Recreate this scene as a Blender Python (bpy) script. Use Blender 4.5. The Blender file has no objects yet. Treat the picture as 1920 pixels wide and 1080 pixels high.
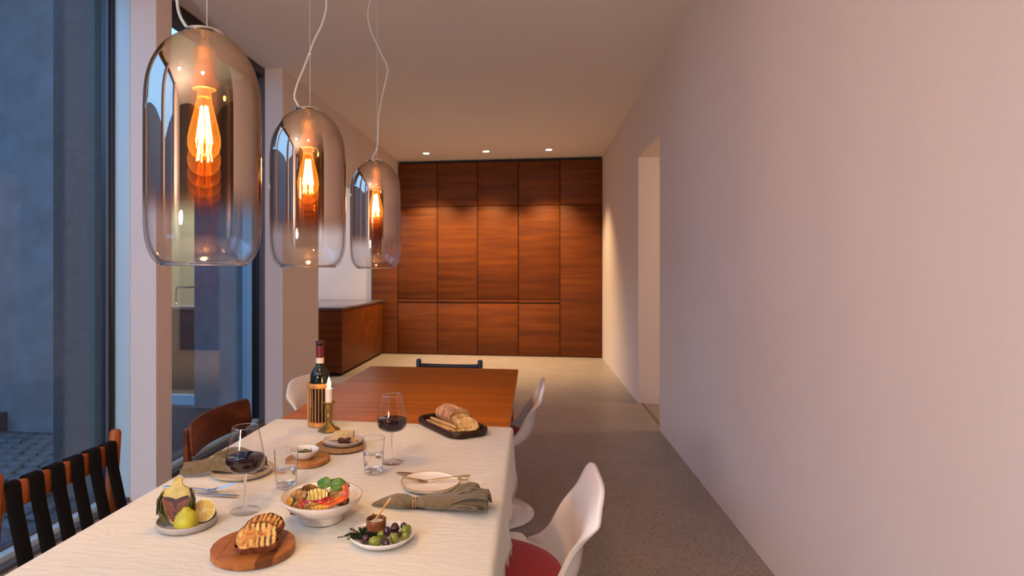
import bpy, bmesh, math, random
from mathutils import Vector, Matrix, noise
random.seed(7)
PI = math.pi
SC = bpy.context.scene
COL = SC.collection

# ------------------------------------------------------------------ camera
cam_d = bpy.data.cameras.new('camera')
cam = bpy.data.objects.new('camera', cam_d); COL.objects.link(cam)
cam.location = (0, 0, 1.32)
cam.rotation_euler = (PI/2, 0, math.radians(8.06))
cam_d.sensor_width = 36
cam_d.lens = 1130/1920*36
cam_d.shift_x = 120/1920
cam_d.shift_y = -32/1920
cam_d.clip_start = 0.02
cam_d.dof.use_dof = True
cam_d.dof.focus_distance = 1.6
cam_d.dof.aperture_fstop = 6.0
SC.camera = cam

# ------------------------------------------------------------------ world, exposure, render bounces
W = bpy.data.worlds.new('dusk'); SC.world = W; W.use_nodes = True
wn = W.node_tree.nodes; wl = W.node_tree.links
bg = wn['Background']
bg.inputs['Color'].default_value = (0.15, 0.36, 0.70, 1)
bg.inputs['Strength'].default_value = 5.0
SC.view_settings.view_transform = 'Standard'
SC.view_settings.look = 'None'
SC.view_settings.gamma = 1
SC.view_settings.use_curve_mapping = False
SC.view_settings.exposure = 0.0
cy = SC.cycles
cy.max_bounces = 14; cy.diffuse_bounces = 4; cy.glossy_bounces = 8
cy.transmission_bounces = 10; cy.transparent_max_bounces = 28
cy.sample_clamp_indirect = 6.0
cy.blur_glossy = 0.3
cy.use_denoising = True

FILAMENT = 3300.0       # emission of the lamp filaments
DOWN_W = 300.0         # ceiling downlights over the cabinets
FILL_SPOT_W = 125.0  # added spot fills under the ceiling behind the camera, no fixtures
FILL_POINT_W = 235.0         # added point fill behind the camera, no fixture, brightens the walls
KITCHEN_W = 62.0
HALL_W = 24.0

# ------------------------------------------------------------------ helpers: materials
MATS = {}
def new_mat(name):
    m = bpy.data.materials.new(name); m.use_nodes = True
    nt = m.node_tree
    return m, nt.nodes, nt.links, nt.nodes['Principled BSDF']
def rgb(c): return (c[0], c[1], c[2], 1)
def srgb(r, g, b):
    f = lambda v: (v/255/12.92) if v/255 <= .04045 else ((v/255+.055)/1.055)**2.4
    return (f(r), f(g), f(b))
def plain(name, c, rough=.5, metal=0, spec=.5, coat=0, bump=0, bscale=60, sss=0, var=0, vscale=20, sheen=0):
    m, n, l, p = new_mat(name)
    p.inputs['Base Color'].default_value = rgb(c)
    p.inputs['Roughness'].default_value = rough
    p.inputs['Metallic'].default_value = metal
    p.inputs['Specular IOR Level'].default_value = spec
    p.inputs['Coat Weight'].default_value = coat
    p.inputs['Coat Roughness'].default_value = .08
    if sheen: p.inputs['Sheen Weight'].default_value = sheen
    if sss:
        p.inputs['Subsurface Weight'].default_value = sss
        p.inputs['Subsurface Radius'].default_value = (.01, .006, .004)
    if bump or var:
        tc = n.new('ShaderNodeTexCoord')
    if var:
        t = n.new('ShaderNodeTexNoise'); t.inputs['Scale'].default_value = vscale; t.inputs['Detail'].default_value = 6
        l.new(tc.outputs['Object'], t.inputs['Vector'])
        r = n.new('ShaderNodeValToRGB')
        r.color_ramp.elements[0].position = .3; r.color_ramp.elements[1].position = .7
        r.color_ramp.elements[0].color = rgb([max(0, v*(1-var)) for v in c])
        r.color_ramp.elements[1].color = rgb([min(1, v*(1+var)) for v in c])
        l.new(t.outputs['Fac'], r.inputs['Fac']); l.new(r.outputs['Color'], p.inputs['Base Color'])
    if bump:
        t2 = n.new('ShaderNodeTexNoise'); t2.inputs['Scale'].default_value = bscale; t2.inputs['Detail'].default_value = 4
        l.new(tc.outputs['Object'], t2.inputs['Vector'])
        b = n.new('ShaderNodeBump'); b.inputs['Strength'].default_value = bump; b.inputs['Distance'].default_value = .01
        l.new(t2.outputs['Fac'], b.inputs['Height']); l.new(b.outputs['Normal'], p.inputs['Normal'])
    return m
def wood(name, dark, mid, light, scale=(1.2, 22, 22), rough=.4, coat=0, detail=6, bump=.05, band=.5):
    """grain running along the axis with the smallest scale"""
    m, n, l, p = new_mat(name)
    tc = n.new('ShaderNodeTexCoord'); oi = n.new('ShaderNodeObjectInfo')
    sc = n.new('ShaderNodeVectorMath'); sc.operation = 'SCALE'
    comb = n.new('ShaderNodeCombineXYZ'); mu = n.new('ShaderNodeMath'); mu.operation = 'MULTIPLY'; mu.inputs[1].default_value = 37.3
    l.new(oi.outputs['Random'], mu.inputs[0])
    for k in range(3): l.new(mu.outputs[0], comb.inputs[k])
    add = n.new('ShaderNodeVectorMath'); add.operation = 'ADD'
    l.new(tc.outputs['Object'], add.inputs[0]); l.new(comb.outputs[0], add.inputs[1])
    mp = n.new('ShaderNodeMapping'); mp.inputs['Scale'].default_value = scale
    l.new(add.outputs[0], mp.inputs['Vector'])
    t = n.new('ShaderNodeTexNoise'); t.inputs['Scale'].default_value = 1; t.inputs['Detail'].default_value = detail
    t.inputs['Distortion'].default_value = .6; t.inputs['Roughness'].default_value = .6
    l.new(mp.outputs[0], t.inputs['Vector'])
    r = n.new('ShaderNodeValToRGB'); e = r.color_ramp.elements
    e[0].position = .28; e[0].color = rgb(dark); e[1].position = .74; e[1].color = rgb(light)
    x = e.new(.5); x.color = rgb(mid)
    l.new(t.outputs['Fac'], r.inputs['Fac'])
    t2 = n.new('ShaderNodeTexNoise'); t2.inputs['Scale'].default_value = .22; t2.inputs['Detail'].default_value = 2
    l.new(mp.outputs[0], t2.inputs['Vector'])
    mx = n.new('ShaderNodeMix'); mx.data_type = 'RGBA'; mx.blend_type = 'MULTIPLY'
    r2 = n.new('ShaderNodeValToRGB'); r2.color_ramp.elements[0].position = .35; r2.color_ramp.elements[1].position = .65
    v = 1-band*.5; r2.color_ramp.elements[0].color = (v, v, v, 1)
    l.new(t2.outputs['Fac'], r2.inputs['Fac'])
    mx.inputs['Factor'].default_value = 1
    l.new(r.outputs['Color'], mx.inputs[6]); l.new(r2.outputs['Color'], mx.inputs[7])
    l.new(mx.outputs[2], p.inputs['Base Color'])
    p.inputs['Roughness'].default_value = rough; p.inputs['Coat Weight'].default_value = coat; p.inputs['Specular IOR Level'].default_value = .35
    b = n.new('ShaderNodeBump'); b.inputs['Strength'].default_value = bump; b.inputs['Distance'].default_value = .003
    l.new(t.outputs['Fac'], b.inputs['Height']); l.new(b.outputs['Normal'], p.inputs['Normal'])
    return m
def thin_fresnel(n, l, ior):
    """the same reflectance from either side of a thin sheet"""
    g = n.new('ShaderNodeNewGeometry'); mr = n.new('ShaderNodeMapRange')
    mr.inputs['To Min'].default_value = ior; mr.inputs['To Max'].default_value = 1/ior
    l.new(g.outputs['Backfacing'], mr.inputs['Value'])
    fr = n.new('ShaderNodeFresnel'); l.new(mr.outputs[0], fr.inputs['IOR'])
    return fr
def thin_glass(name, tint=(1, 1, 1), gloss=(1, 1, 1), ior=1.45, extra=0.0, rough=0.0, edge=0):
    m, n, l, p = new_mat(name); n.remove(p)
    out = n['Material Output']
    fr = thin_fresnel(n, l, ior)
    tr = n.new('ShaderNodeBsdfTransparent'); tr.inputs['Color'].default_value = rgb(tint)
    gl = n.new('ShaderNodeBsdfGlossy'); gl.inputs['Roughness'].default_value = rough; gl.inputs['Color'].default_value = rgb(gloss)
    if edge:      # the wall absorbs more where it is seen along its thickness
        lw = n.new('ShaderNodeLayerWeight'); lw.inputs['Blend'].default_value = .5
        rp = n.new('ShaderNodeValToRGB'); rp.color_ramp.elements[0].position = .62; rp.color_ramp.elements[1].position = 1
        rp.color_ramp.elements[0].color = rgb(tint); rp.color_ramp.elements[1].color = rgb([v*(1-edge) for v in tint])
        l.new(lw.outputs['Facing'], rp.inputs['Fac']); l.new(rp.outputs['Color'], tr.inputs['Color'])
    ad = n.new('ShaderNodeMath'); ad.operation = 'ADD'; ad.inputs[1].default_value = extra; ad.use_clamp = True
    l.new(fr.outputs[0], ad.inputs[0])
    mx = n.new('ShaderNodeMixShader')
    l.new(ad.outputs[0], mx.inputs[0]); l.new(tr.outputs[0], mx.inputs[1]); l.new(gl.outputs[0], mx.inputs[2])
    l.new(mx.outputs[0], out.inputs['Surface'])
    return m
def solid_glass(name, tint=(1, 1, 1), ior=1.33):
    m, n, l, p = new_mat(name); n.remove(p)
    g = n.new('ShaderNodeBsdfGlass'); g.inputs['IOR'].default_value = ior; g.inputs['Roughness'].default_value = 0
    g.inputs['Color'].default_value = rgb(tint)
    l.new(g.outputs[0], n['Material Output'].inputs['Surface'])
    return m
def emit(name, c, s):
    m, n, l, p = new_mat(name)
    p.inputs['Base Color'].default_value = rgb(c)
    p.inputs['Emission Color'].default_value = rgb(c); p.inputs['Emission Strength'].default_value = s
    return m

# ------------------------------------------------------------------ helpers: shapes
def BM(): return bmesh.new()
def xf(bm, verts, M):
    for v in verts: v.co = M @ v.co
def add_box(bm, c, s, bev=0, M=None, seg=2):
    g = bmesh.ops.create_cube(bm, size=1)['verts']
    for v in g: v.co = Vector((c[0]+v.co.x*s[0], c[1]+v.co.y*s[1], c[2]+v.co.z*s[2]))
    if bev:
        es = list({e for v in g for e in v.link_edges})
        r = bmesh.ops.bevel(bm, geom=es, offset=bev, segments=seg, profile=.5, affect='EDGES')
        g = list({v for f in r['faces'] for v in f.verts} | {v for v in g if v.is_valid})
    if M is not None: xf(bm, g, M)
    return g
def box2(bm, a, b, bev=0):
    return add_box(bm, [(a[i]+b[i])/2 for i in range(3)], [abs(b[i]-a[i]) for i in range(3)], bev)
def add_lathe(bm, prof, n=32, c=(0, 0, 0), M=None, sx=1, sy=1, a0=0, cap0=True, cap1=True, wob=None):
    rings = []; allv = []
    for (r, z) in prof:
        if r < 1e-6:
            v = bm.verts.new((c[0], c[1], c[2]+z)); rings.append([v]); allv.append(v); continue
        ring = []
        for k in range(n):
            a = a0+2*PI*k/n
            rr = r*(wob(a, z) if wob else 1)
            v = bm.verts.new((c[0]+rr*math.cos(a)*sx, c[1]+rr*math.sin(a)*sy, c[2]+z)); ring.append(v)
        rings.append(ring); allv += ring
    for A, B in zip(rings, rings[1:]):
        if len(A) == 1 and len(B) == 1: continue
        for k in range(n):
            k2 = (k+1) % n
            if len(A) == 1: bm.faces.new((A[0], B[k2], B[k]))
            elif len(B) == 1: bm.faces.new((A[k], A[k2], B[0]))
            else: bm.faces.new((A[k], A[k2], B[k2], B[k]))
    if cap0 and len(rings[0]) > 1: bm.faces.new(list(reversed(rings[0])))
    if cap1 and len(rings[-1]) > 1: bm.faces.new(rings[-1])
    if M is not None: xf(bm, allv, M)
    return allv
def add_tube(bm, pts, r, n=10, flat=None, caps=True, up=None):
    """tube through pts; r number or list; flat=(w,h) factors"""
    pts = [Vector(p) for p in pts]
    if len(pts) < 2: return
    rs = r if isinstance(r, (list, tuple)) else [r]*len(pts)
    ref = Vector(up) if up else None
    rings = []
    prev = None
    for i, p in enumerate(pts):
        d = (pts[min(i+1, len(pts)-1)]-pts[max(i-1, 0)]).normalized()
        if prev is None:
            a = ref if ref is not None else (Vector((0, 0, 1)) if abs(d.z) < .9 else Vector((1, 0, 0)))
            s = d.cross(a).normalized()
        else:
            s = (prev-d*prev.dot(d)).normalized()
        prev = s; t = s.cross(d)
        fw, fh = flat if flat else (1, 1)
        rings.append([bm.verts.new(p+s*(rs[i]*fw*math.cos(2*PI*k/n))+t*(rs[i]*fh*math.sin(2*PI*k/n))) for k in range(n)])
    for A, B in zip(rings, rings[1:]):
        for k in range(n):
            bm.faces.new((A[k], A[(k+1) % n], B[(k+1) % n], B[k]))
    if caps:
        bm.faces.new(list(reversed(rings[0]))); bm.faces.new(rings[-1])
    return [v for R in rings for v in R]
def smooth_path(pts, n=6):
    P = [Vector(p) for p in pts]; out = []
    for i in range(len(P)-1):
        p0 = P[max(i-1, 0)]; p1 = P[i]; p2 = P[i+1]; p3 = P[min(i+2, len(P)-1)]
        for k in range(n):
            t = k/n
            out.append(.5*((2*p1)+(p2-p0)*t+(2*p0-5*p1+4*p2-p3)*t*t+(3*p1-p0-3*p2+p3)*t**3))
    out.append(P[-1]); return out
def add_sheet(bm, fn, nu, nv, closed_u=False):
    g = [[bm.verts.new(fn(i/nu, j/nv)) for i in range(nu+(0 if closed_u else 1))] for j in range(nv+1)]
    m = len(g[0])
    for j in range(nv):
        for i in range(nu):
            i2 = (i+1) % m
            bm.faces.new((g[j][i], g[j][i2], g[j+1][i2], g[j+1][i]))
    return [v for R in g for v in R]
def add_prism(bm, outline, z0, z1, bev=0, M=None):
    lo = [bm.verts.new((x, y, z0)) for x, y in outline]; hi = [bm.verts.new((x, y, z1)) for x, y in outline]
    n = len(outline)
    fb = bm.faces.new(list(reversed(lo))); ft = bm.faces.new(hi)
    for k in range(n): bm.faces.new((lo[k], lo[(k+1) % n], hi[(k+1) % n], hi[k]))
    g = lo+hi
    if bev:
        es = list(set(ft.edges) | set(fb.edges))
        r = bmesh.ops.bevel(bm, geom=es, offset=bev, segments=2, profile=.5, affect='EDGES')
        g = list({v for f in r['faces'] for v in f.verts} | {v for v in g if v.is_valid})
    if M is not None: xf(bm, g, M)
    return g
def jitter(bm, amp, sc, seed=0, verts=None):
    bm.normal_update()
    o = Vector((seed*3.1, seed*1.7, seed*5.3))
    for v in (verts or bm.verts):
        v.co += v.normal*(amp*noise.noise(v.co*sc+o))

# ------------------------------------------------------------------ helpers: objects
def mk(name, bm, mat, parent=None, smooth=35, loc=None, rot=None, solid=0, sub=0, off=-1):
    me = bpy.data.meshes.new(name)
    bmesh.ops.recalc_face_normals(bm, faces=bm.faces[:])
    bm.to_mesh(me); bm.free()
    if mat: me.materials.append(mat)
    if smooth:
        for p in me.polygons: p.use_smooth = True
        me.set_sharp_from_angle(angle=math.radians(smooth))
    o = bpy.data.objects.new(name, me); COL.objects.link(o)
    if parent: o.parent = parent
    if loc: o.location = loc
    if rot: o.rotation_euler = rot
    if solid:
        s = o.modifiers.new('solid', 'SOLIDIFY'); s.thickness = solid; s.offset = off
    if sub:
        s = o.modifiers.new('sub', 'SUBSURF'); s.levels = sub; s.render_levels = sub
    return o
def tag(o, label=None, cat=None, group=None, kind=None):
    if label: o['label'] = label
    if cat: o['category'] = cat
    if group: o['group'] = group
    if kind: o['kind'] = kind
    return o
def thing(name, label, cat, loc=(0, 0, 0), rz=0, group=None):
    o = bpy.data.objects.new(name, None); COL.objects.link(o); o.empty_display_size = .05
    o.location = loc; o.rotation_euler = (0, 0, rz)
    return tag(o, label, cat, group)
def dup(root, loc, rz, label, group=None):
    r = root.copy(); COL.objects.link(r); r.location = loc; r.rotation_euler = (0, 0, rz); r['label'] = label
    if group: r['group'] = group
    for ch in root.children:
        c = ch.copy(); COL.objects.link(c); c.parent = r
        for g in ch.children:
            d = g.copy(); COL.objects.link(d); d.parent = c
    return r
def light(name, kind, loc, power, color, rot=(0, 0, 0), **kw):
    d = bpy.data.lights.new(name, kind); d.energy = power; d.color = color
    for k, v in kw.items(): setattr(d, k, v)
    o = bpy.data.objects.new(name, d); COL.objects.link(o); o.location = loc; o.rotation_euler = rot
    return o
def Rz(a): return Matrix.Rotation(a, 4, 'Z')
def Rx(a): return Matrix.Rotation(a, 4, 'X')
def Ry(a): return Matrix.Rotation(a, 4, 'Y')
def Tr(*a): return Matrix.Translation(Vector(a))

# ------------------------------------------------------------------ materials
def wall_mat(name, c):
    return plain(name, c, rough=.92, spec=.15, bump=.12, bscale=140)
M_wall = wall_mat('plaster', (.79, .70, .665))
M_ceil = wall_mat('ceiling_plaster', (.84, .78, .73))
M_dark = plain('dark_gap', (.018, .012, .010), rough=.8)
M_frame = plain('blue_grey_metal', (.50, .70, .82), rough=.45)
M_black = plain('black_metal', (.012, .014, .02), rough=.4)
M_grey = plain('grey_metal', (.10, .11, .13), rough=.5)
M_conc = plain('concrete', (.22, .23, .24), rough=.9, spec=.2, var=.18, vscale=5, bump=.3, bscale=40)
M_conc2 = plain('rough_concrete', (.075, .088, .088), rough=.9, spec=.2, var=.15, vscale=24, bump=.5, bscale=130)
M_cobble = plain('cobble', (.10, .105, .115), rough=.7, var=.3, vscale=12, bump=.3, bscale=60)
M_pane = thin_glass('window_glass', tint=(.93, .95, .96), ior=1.5)
M_cab = wood('cherry_wood', srgb(88, 39, 2), srgb(114, 54, 3), srgb(132, 69, 6), scale=(.9, 14, 14), rough=.5, band=.35)
M_table = wood('table_wood', srgb(158, 78, 10), srgb(194, 104, 16), srgb(216, 126, 28), scale=(1.6, 34, 34), rough=.33, band=.3)
M_counter = plain('polished_counter', (.16, .13, .15), rough=.16)
M_white = plain('white_lacquer', (.90, .87, .84), rough=.22, coat=.3)
M_red = plain('red_wool', (.46, .028, .042), rough=.9, spec=.1, bump=.35, bscale=700, sheen=.2, var=.15, vscale=300)
M_teak = wood('teak', srgb(120, 58, 22), srgb(160, 84, 36), srgb(184, 106, 54), scale=(20, 20, 2.5), rough=.45)
M_oldwood = wood('dark_worn_wood', srgb(52, 22, 10), srgb(86, 40, 18), srgb(122, 66, 32), scale=(9, 5, 16), rough=.4)
M_strap = plain('black_webbing', (.006, .006, .008), rough=.9, spec=.15, bump=.3, bscale=500)
M_navy = plain('navy_paint', (.012, .018, .045), rough=.35)
M_chrome = plain('chrome', (.75, .73, .72), rough=.12, metal=1)
M_steel = plain('brushed_steel', (.62, .62, .63), rough=.16, metal=1)
M_gold = plain('champagne_metal', (.78, .60, .36), rough=.16, metal=1)
M_brass = plain('aged_brass', (.34, .215, .07), rough=.5, metal=1, var=.35, vscale=60)
M_copper = plain('copper_socket', (1, .74, .36), rough=.38, metal=1)
M_cable = plain('grey_cable', (.48, .48, .50), rough=.5)
M_ceramic = plain('off_white_ceramic', (.78, .70, .64), rough=.25, var=.03, vscale=80)
M_stone = plain('grey_stoneware', (.42, .38, .37), rough=.5, var=.08, vscale=120)
M_cream = plain('cream_stoneware', (.66, .56, .46), rough=.3, var=.06, vscale=60)
M_rim = plain('ochre_glaze_rim', (.42, .24, .10), rough=.4)
M_linen = plain('olive_linen', (.158, .116, .064), rough=.95, spec=.1, bump=.35, bscale=900, sheen=.3, var=.18, vscale=90)
M_stitch = plain('dark_stitch', (.025, .022, .018), rough=.9)
M_twine = plain('jute_twine', (.38, .25, .14), rough=.95, bump=.4, bscale=400)
M_glass = thin_glass('clear_glass', ior=1.5, edge=.75)
M_glassthick = solid_glass('thick_glass', ior=1.45)
M_water = solid_glass('water', ior=1.33)
M_wine = plain('red_wine', (.014, .001, .004), rough=.05, spec=.35)
M_winetop = plain('wine_surface', (.035, .003, .008), rough=.05)
M_board = wood('acacia', srgb(126, 70, 32), srgb(162, 96, 46), srgb(184, 116, 64), scale=(12, 60, 60), rough=.45, band=.25)
M_board2 = wood('dark_acacia', srgb(84, 44, 20), srgb(116, 64, 30), srgb(142, 84, 44), scale=(12, 60, 60), rough=.45)
M_walnut = wood('walnut', srgb(22, 10, 6), srgb(46, 22, 12), srgb(80, 42, 22), scale=(10, 40, 40), rough=.42)
M_oliv = wood('olive_wood', srgb(150, 92, 44), srgb(184, 124, 66), srgb(206, 150, 90), scale=(10, 60, 60), rough=.45)
M_pot = wood('cherry_turned', srgb(96, 50, 26), srgb(132, 74, 42), srgb(164, 100, 62), scale=(70, 70, 12), rough=.45)
M_spoon = wood('light_wood', srgb(170, 116, 60), srgb(200, 146, 84), srgb(220, 170, 108), scale=(60, 60, 8), rough=.5)
M_cane = wood('cane', srgb(170, 108, 54), srgb(205, 144, 82), srgb(226, 172, 108), scale=(60, 60, 10), rough=.45)
M_grass = plain('seagrass', (.40, .22, .09), rough=.9, bump=.6, bscale=300, var=.35, vscale=120)
M_bottle = plain('dark_bottle_glass', (.006, .009, .004), rough=.05, spec=.7)
M_capsule = plain('red_capsule', (.16, .012, .022), rough=.35)
M_paper = plain('paper_label', (.62, .55, .45), rough=.8)
M_wax = plain('candle_wax', (.85, .76, .66), rough=.4, sss=.4)
M_flame = emit('flame', (1, .62, .22), 26)
M_filament = emit('filament', (1, .70, .38), FILAMENT)
def glow_glass():
    """amber bulb glass: clear, tinted, with the soft glow of a lit bulb"""
    m = thin_glass('amber_bulb', tint=(1, .78, .40), gloss=(1, .88, .6), ior=1.6)
    n, l = m.node_tree.nodes, m.node_tree.links
    out = n['Material Output']; src = out.inputs['Surface'].links[0].from_socket
    e = n.new('ShaderNodeEmission'); e.inputs['Color'].default_value = (1, .52, .09, 1); e.inputs['Strength'].default_value = 1.5
    lw = n.new('ShaderNodeLayerWeight'); lw.inputs['Blend'].default_value = .35
    mu = n.new('ShaderNodeMath'); mu.operation = 'MULTIPLY_ADD'; mu.inputs[1].default_value = 1.6; mu.inputs[2].default_value = .9
    l.new(lw.outputs['Facing'], mu.inputs[0]); l.new(mu.outputs[0], e.inputs['Strength'])
    ad = n.new('ShaderNodeAddShader'); l.new(src, ad.inputs[0]); l.new(e.outputs[0], ad.inputs[1]); l.new(ad.outputs[0], out.inputs['Surface'])
    return m
M_bulb = glow_glass()
M_lensglow = emit('downlight_lens', (1, .85, .66), 9)
M_olive = plain('green_olive', (.165, .19, .018), rough=.12, coat=.5, var=.25, vscale=70)
M_dolive = plain('purple_olive', (.034, .008, .013), rough=.10, coat=.6, var=.4, vscale=80)
M_salt = plain('coarse_salt', (.85, .82, .80), rough=.6, bump=.8, bscale=500)
M_thyme = plain('thyme_leaf', (.022, .045, .014), rough=.5, var=.5, vscale=200)
M_thymestem = plain('thyme_stem', (.08, .05, .02), rough=.8)
M_lemon = plain('lemon_rind', (.52, .46, .025), rough=.35, bump=.25, bscale=260, var=.15, vscale=25)
M_lemon2 = plain('greenish_lemon_rind', (.46, .44, .03), rough=.35, bump=.25, bscale=260, var=.2, vscale=25)
M_pith = plain('lemon_pith', (.78, .68, .40), rough=.6)
M_pulp = plain('lemon_pulp', (.52, .34, .025), rough=.18, coat=.3, var=.25, vscale=160)
M_art = plain('artichoke_bract', (.085, .090, .022), rough=.5, var=.4, vscale=40)
M_artp = plain('purple_bract', (.050, .022, .024), rough=.5, var=.4, vscale=50)
M_heart = plain('artichoke_heart', (.48, .36, .085), rough=.5, var=.22, vscale=60)
M_choke = plain('purple_choke', (.045, .006, .016), rough=.6, var=.5, vscale=110)
M_layer = plain('inner_bract_edge', (.36, .13, .09), rough=.5, var=.3, vscale=90)
M_basil = plain('basil_leaf', (.050, .15, .010), rough=.35, var=.25, vscale=60, bump=.3, bscale=80)
M_pepper = plain('roast_pepper', (.36, .018, .010), rough=.18, coat=.4, var=.35, vscale=60)
M_pepper2 = plain('orange_pepper', (.50, .070, .012), rough=.2, coat=.4, var=.35, vscale=60)
M_zskin = plain('zucchini_skin', (.012, .030, .010), rough=.3, var=.4, vscale=60)
M_aub = plain('aubergine_skin', (.020, .008, .010), rough=.3, var=.3, vscale=60)
M_cheese = plain('hard_cheese', (.62, .44, .22), rough=.6, var=.12, vscale=80, bump=.4, bscale=140)
M_tomato = plain('dried_tomato', (.28, .008, .012), rough=.15, coat=.5)
M_pickle = plain('caper_berry', (.10, .085, .014), rough=.25, coat=.3, var=.35, vscale=80)
M_stick = plain('breadstick', (.62, .36, .13), rough=.7, var=.2, vscale=60, bump=.3, bscale=150)

def grill_mat(name, base, pale, burn, axis='X', freq=60, lo=.62, hi=.80, off=0, nlo=.36, nhi=.56):
    """toasted food with dark grill bars across it"""
    m, n, l, p = new_mat(name)
    tc = n.new('ShaderNodeTexCoord')
    t = n.new('ShaderNodeTexNoise'); t.inputs['Scale'].default_value = 55; t.inputs['Detail'].default_value = 6
    l.new(tc.outputs['Object'], t.inputs['Vector'])
    r = n.new('ShaderNodeValToRGB'); r.color_ramp.elements[0].position = .35; r.color_ramp.elements[1].position = .62
    r.color_ramp.elements[0].color = rgb(base); r.color_ramp.elements[1].color = rgb(pale)
    l.new(t.outputs['Fac'], r.inputs['Fac'])
    w = n.new('ShaderNodeTexWave'); w.bands_direction = axis; w.inputs['Scale'].default_value = freq
    w.inputs['Distortion'].default_value = 3.5; w.inputs['Detail'].default_value = 3; w.inputs['Detail Scale'].default_value = 2
    w.inputs['Phase Offset'].default_value = off
    l.new(tc.outputs['Object'], w.inputs['Vector'])
    t3 = n.new('ShaderNodeTexNoise'); t3.inputs['Scale'].default_value = 34; t3.inputs['Detail'].default_value = 3
    l.new(tc.outputs['Object'], t3.inputs['Vector'])
    rw = n.new('ShaderNodeValToRGB'); rw.color_ramp.elements[0].position = lo; rw.color_ramp.elements[1].position = hi
    l.new(w.outputs['Fac'], rw.inputs['Fac'])
    rn = n.new('ShaderNodeValToRGB'); rn.color_ramp.elements[0].position = nlo; rn.color_ramp.elements[1].position = nhi
    l.new(t3.outputs['Fac'], rn.inputs['Fac'])
    mm = n.new('ShaderNodeMath'); mm.operation = 'MULTIPLY'
    l.new(rw.outputs['Color'], mm.inputs[0]); l.new(rn.outputs['Color'], mm.inputs[1])
    r2 = n.new('ShaderNodeMath'); r2.operation = 'MULTIPLY'; r2.inputs[1].default_value = .93
    l.new(mm.outputs[0], r2.inputs[0])
    mx = n.new('ShaderNodeMix'); mx.data_type = 'RGBA'
    l.new(r2.outputs[0], mx.inputs['Factor']); l.new(r.outputs['Color'], mx.inputs[6]); mx.inputs[7].default_value = rgb(burn)
    l.new(mx.outputs[2], p.inputs['Base Color']); p.inputs['Roughness'].default_value = .6
    b = n.new('ShaderNodeBump'); b.inputs['Strength'].default_value = .7; b.inputs['Distance'].default_value = .004
    l.new(t.outputs['Fac'], b.inputs['Height']); l.new(b.outputs['Normal'], p.inputs['Normal'])
    return m
M_toast = grill_mat('grilled_crumb', srgb(170, 96, 30), srgb(232, 180, 100), srgb(38, 17, 8), 'X', 28, .42, .75, 0, .42, .58)
M_toast2 = grill_mat('grilled_crumb_browned', srgb(160, 84, 22), srgb(214, 148, 60), srgb(30, 14, 8), 'X', 28, .35, .65, 1.5, .36, .56)
M_zuc = grill_mat('grilled_zucchini', srgb(186, 150, 60), srgb(226, 204, 120), srgb(70, 38, 14), 'X', 34, .72, .92, 0, .30, .5)
M_zuc2 = grill_mat('grilled_yellow_zucchini', srgb(196, 136, 30), srgb(226, 180, 70), srgb(48, 26, 10), 'X', 34, .62, .85)
M_aubf = grill_mat('grilled_aubergine', srgb(104, 62, 22), srgb(186, 136, 66), srgb(22, 10, 7), 'X', 22, .30, .9, 0, .42, .60)
M_crust = plain('toast_crust', srgb(120, 60, 26), rough=.7, var=.45, vscale=70, bump=.5, bscale=160)
M_flour = plain('floured_crust', srgb(196, 148, 108), rough=.9, var=.5, vscale=40, bump=.8, bscale=70)

def crumb_mat():
    m, n, l, p = new_mat('bread_crumb')
    tc = n.new('ShaderNodeTexCoord')
    v = n.new('ShaderNodeTexVoronoi'); v.inputs['Scale'].default_value = 150
    l.new(tc.outputs['Object'], v.inputs['Vector'])
    t = n.new('ShaderNodeTexNoise'); t.inputs['Scale'].default_value = 60; t.inputs['Detail'].default_value = 4
    l.new(tc.outputs['Object'], t.inputs['Vector'])
    r = n.new('ShaderNodeValToRGB'); r.color_ramp.elements[0].position = .3; r.color_ramp.elements[1].position = .6
    r.color_ramp.elements[0].color = rgb(srgb(196, 148, 84)); r.color_ramp.elements[1].color = rgb(srgb(224, 184, 118))
    l.new(t.outputs['Fac'], r.inputs['Fac'])
    sep = n.new('ShaderNodeSeparateColor'); l.new(v.outputs['Color'], sep.inputs[0])
    gt = n.new('ShaderNodeMath'); gt.operation = 'GREATER_THAN'; gt.inputs[1].default_value = .72; l.new(sep.outputs[0], gt.inputs[0])
    rd = n.new('ShaderNodeValToRGB'); rd.color_ramp.elements[0].position = .25; rd.color_ramp.elements[1].position = .42
    rd.color_ramp.elements[0].color = (1, 1, 1, 1); rd.color_ramp.elements[1].color = (0, 0, 0, 1); l.new(v.outputs['Distance'], rd.inputs['Fac'])
    mu = n.new('ShaderNodeMath'); mu.operation = 'MULTIPLY'; l.new(gt.outputs[0], mu.inputs[0]); l.new(rd.outputs['Color'], mu.inputs[1])
    mx = n.new('ShaderNodeMix'); mx.data_type = 'RGBA'; l.new(mu.outputs[0], mx.inputs['Factor']); l.new(r.outputs['Color'], mx.inputs[6]); mx.inputs[7].default_value = rgb(srgb(122, 70, 30))
    l.new(mx.outputs[2], p.inputs['Base Color']); p.inputs['Roughness'].default_value = .85
    b = n.new('ShaderNodeBump'); b.inputs['Strength'].default_value = .8; b.inputs['Distance'].default_value = .003; b.invert = True
    l.new(mu.outputs[0], b.inputs['Height']); l.new(b.outputs['Normal'], p.inputs['Normal'])
    return m
M_crumb = crumb_mat()

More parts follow.
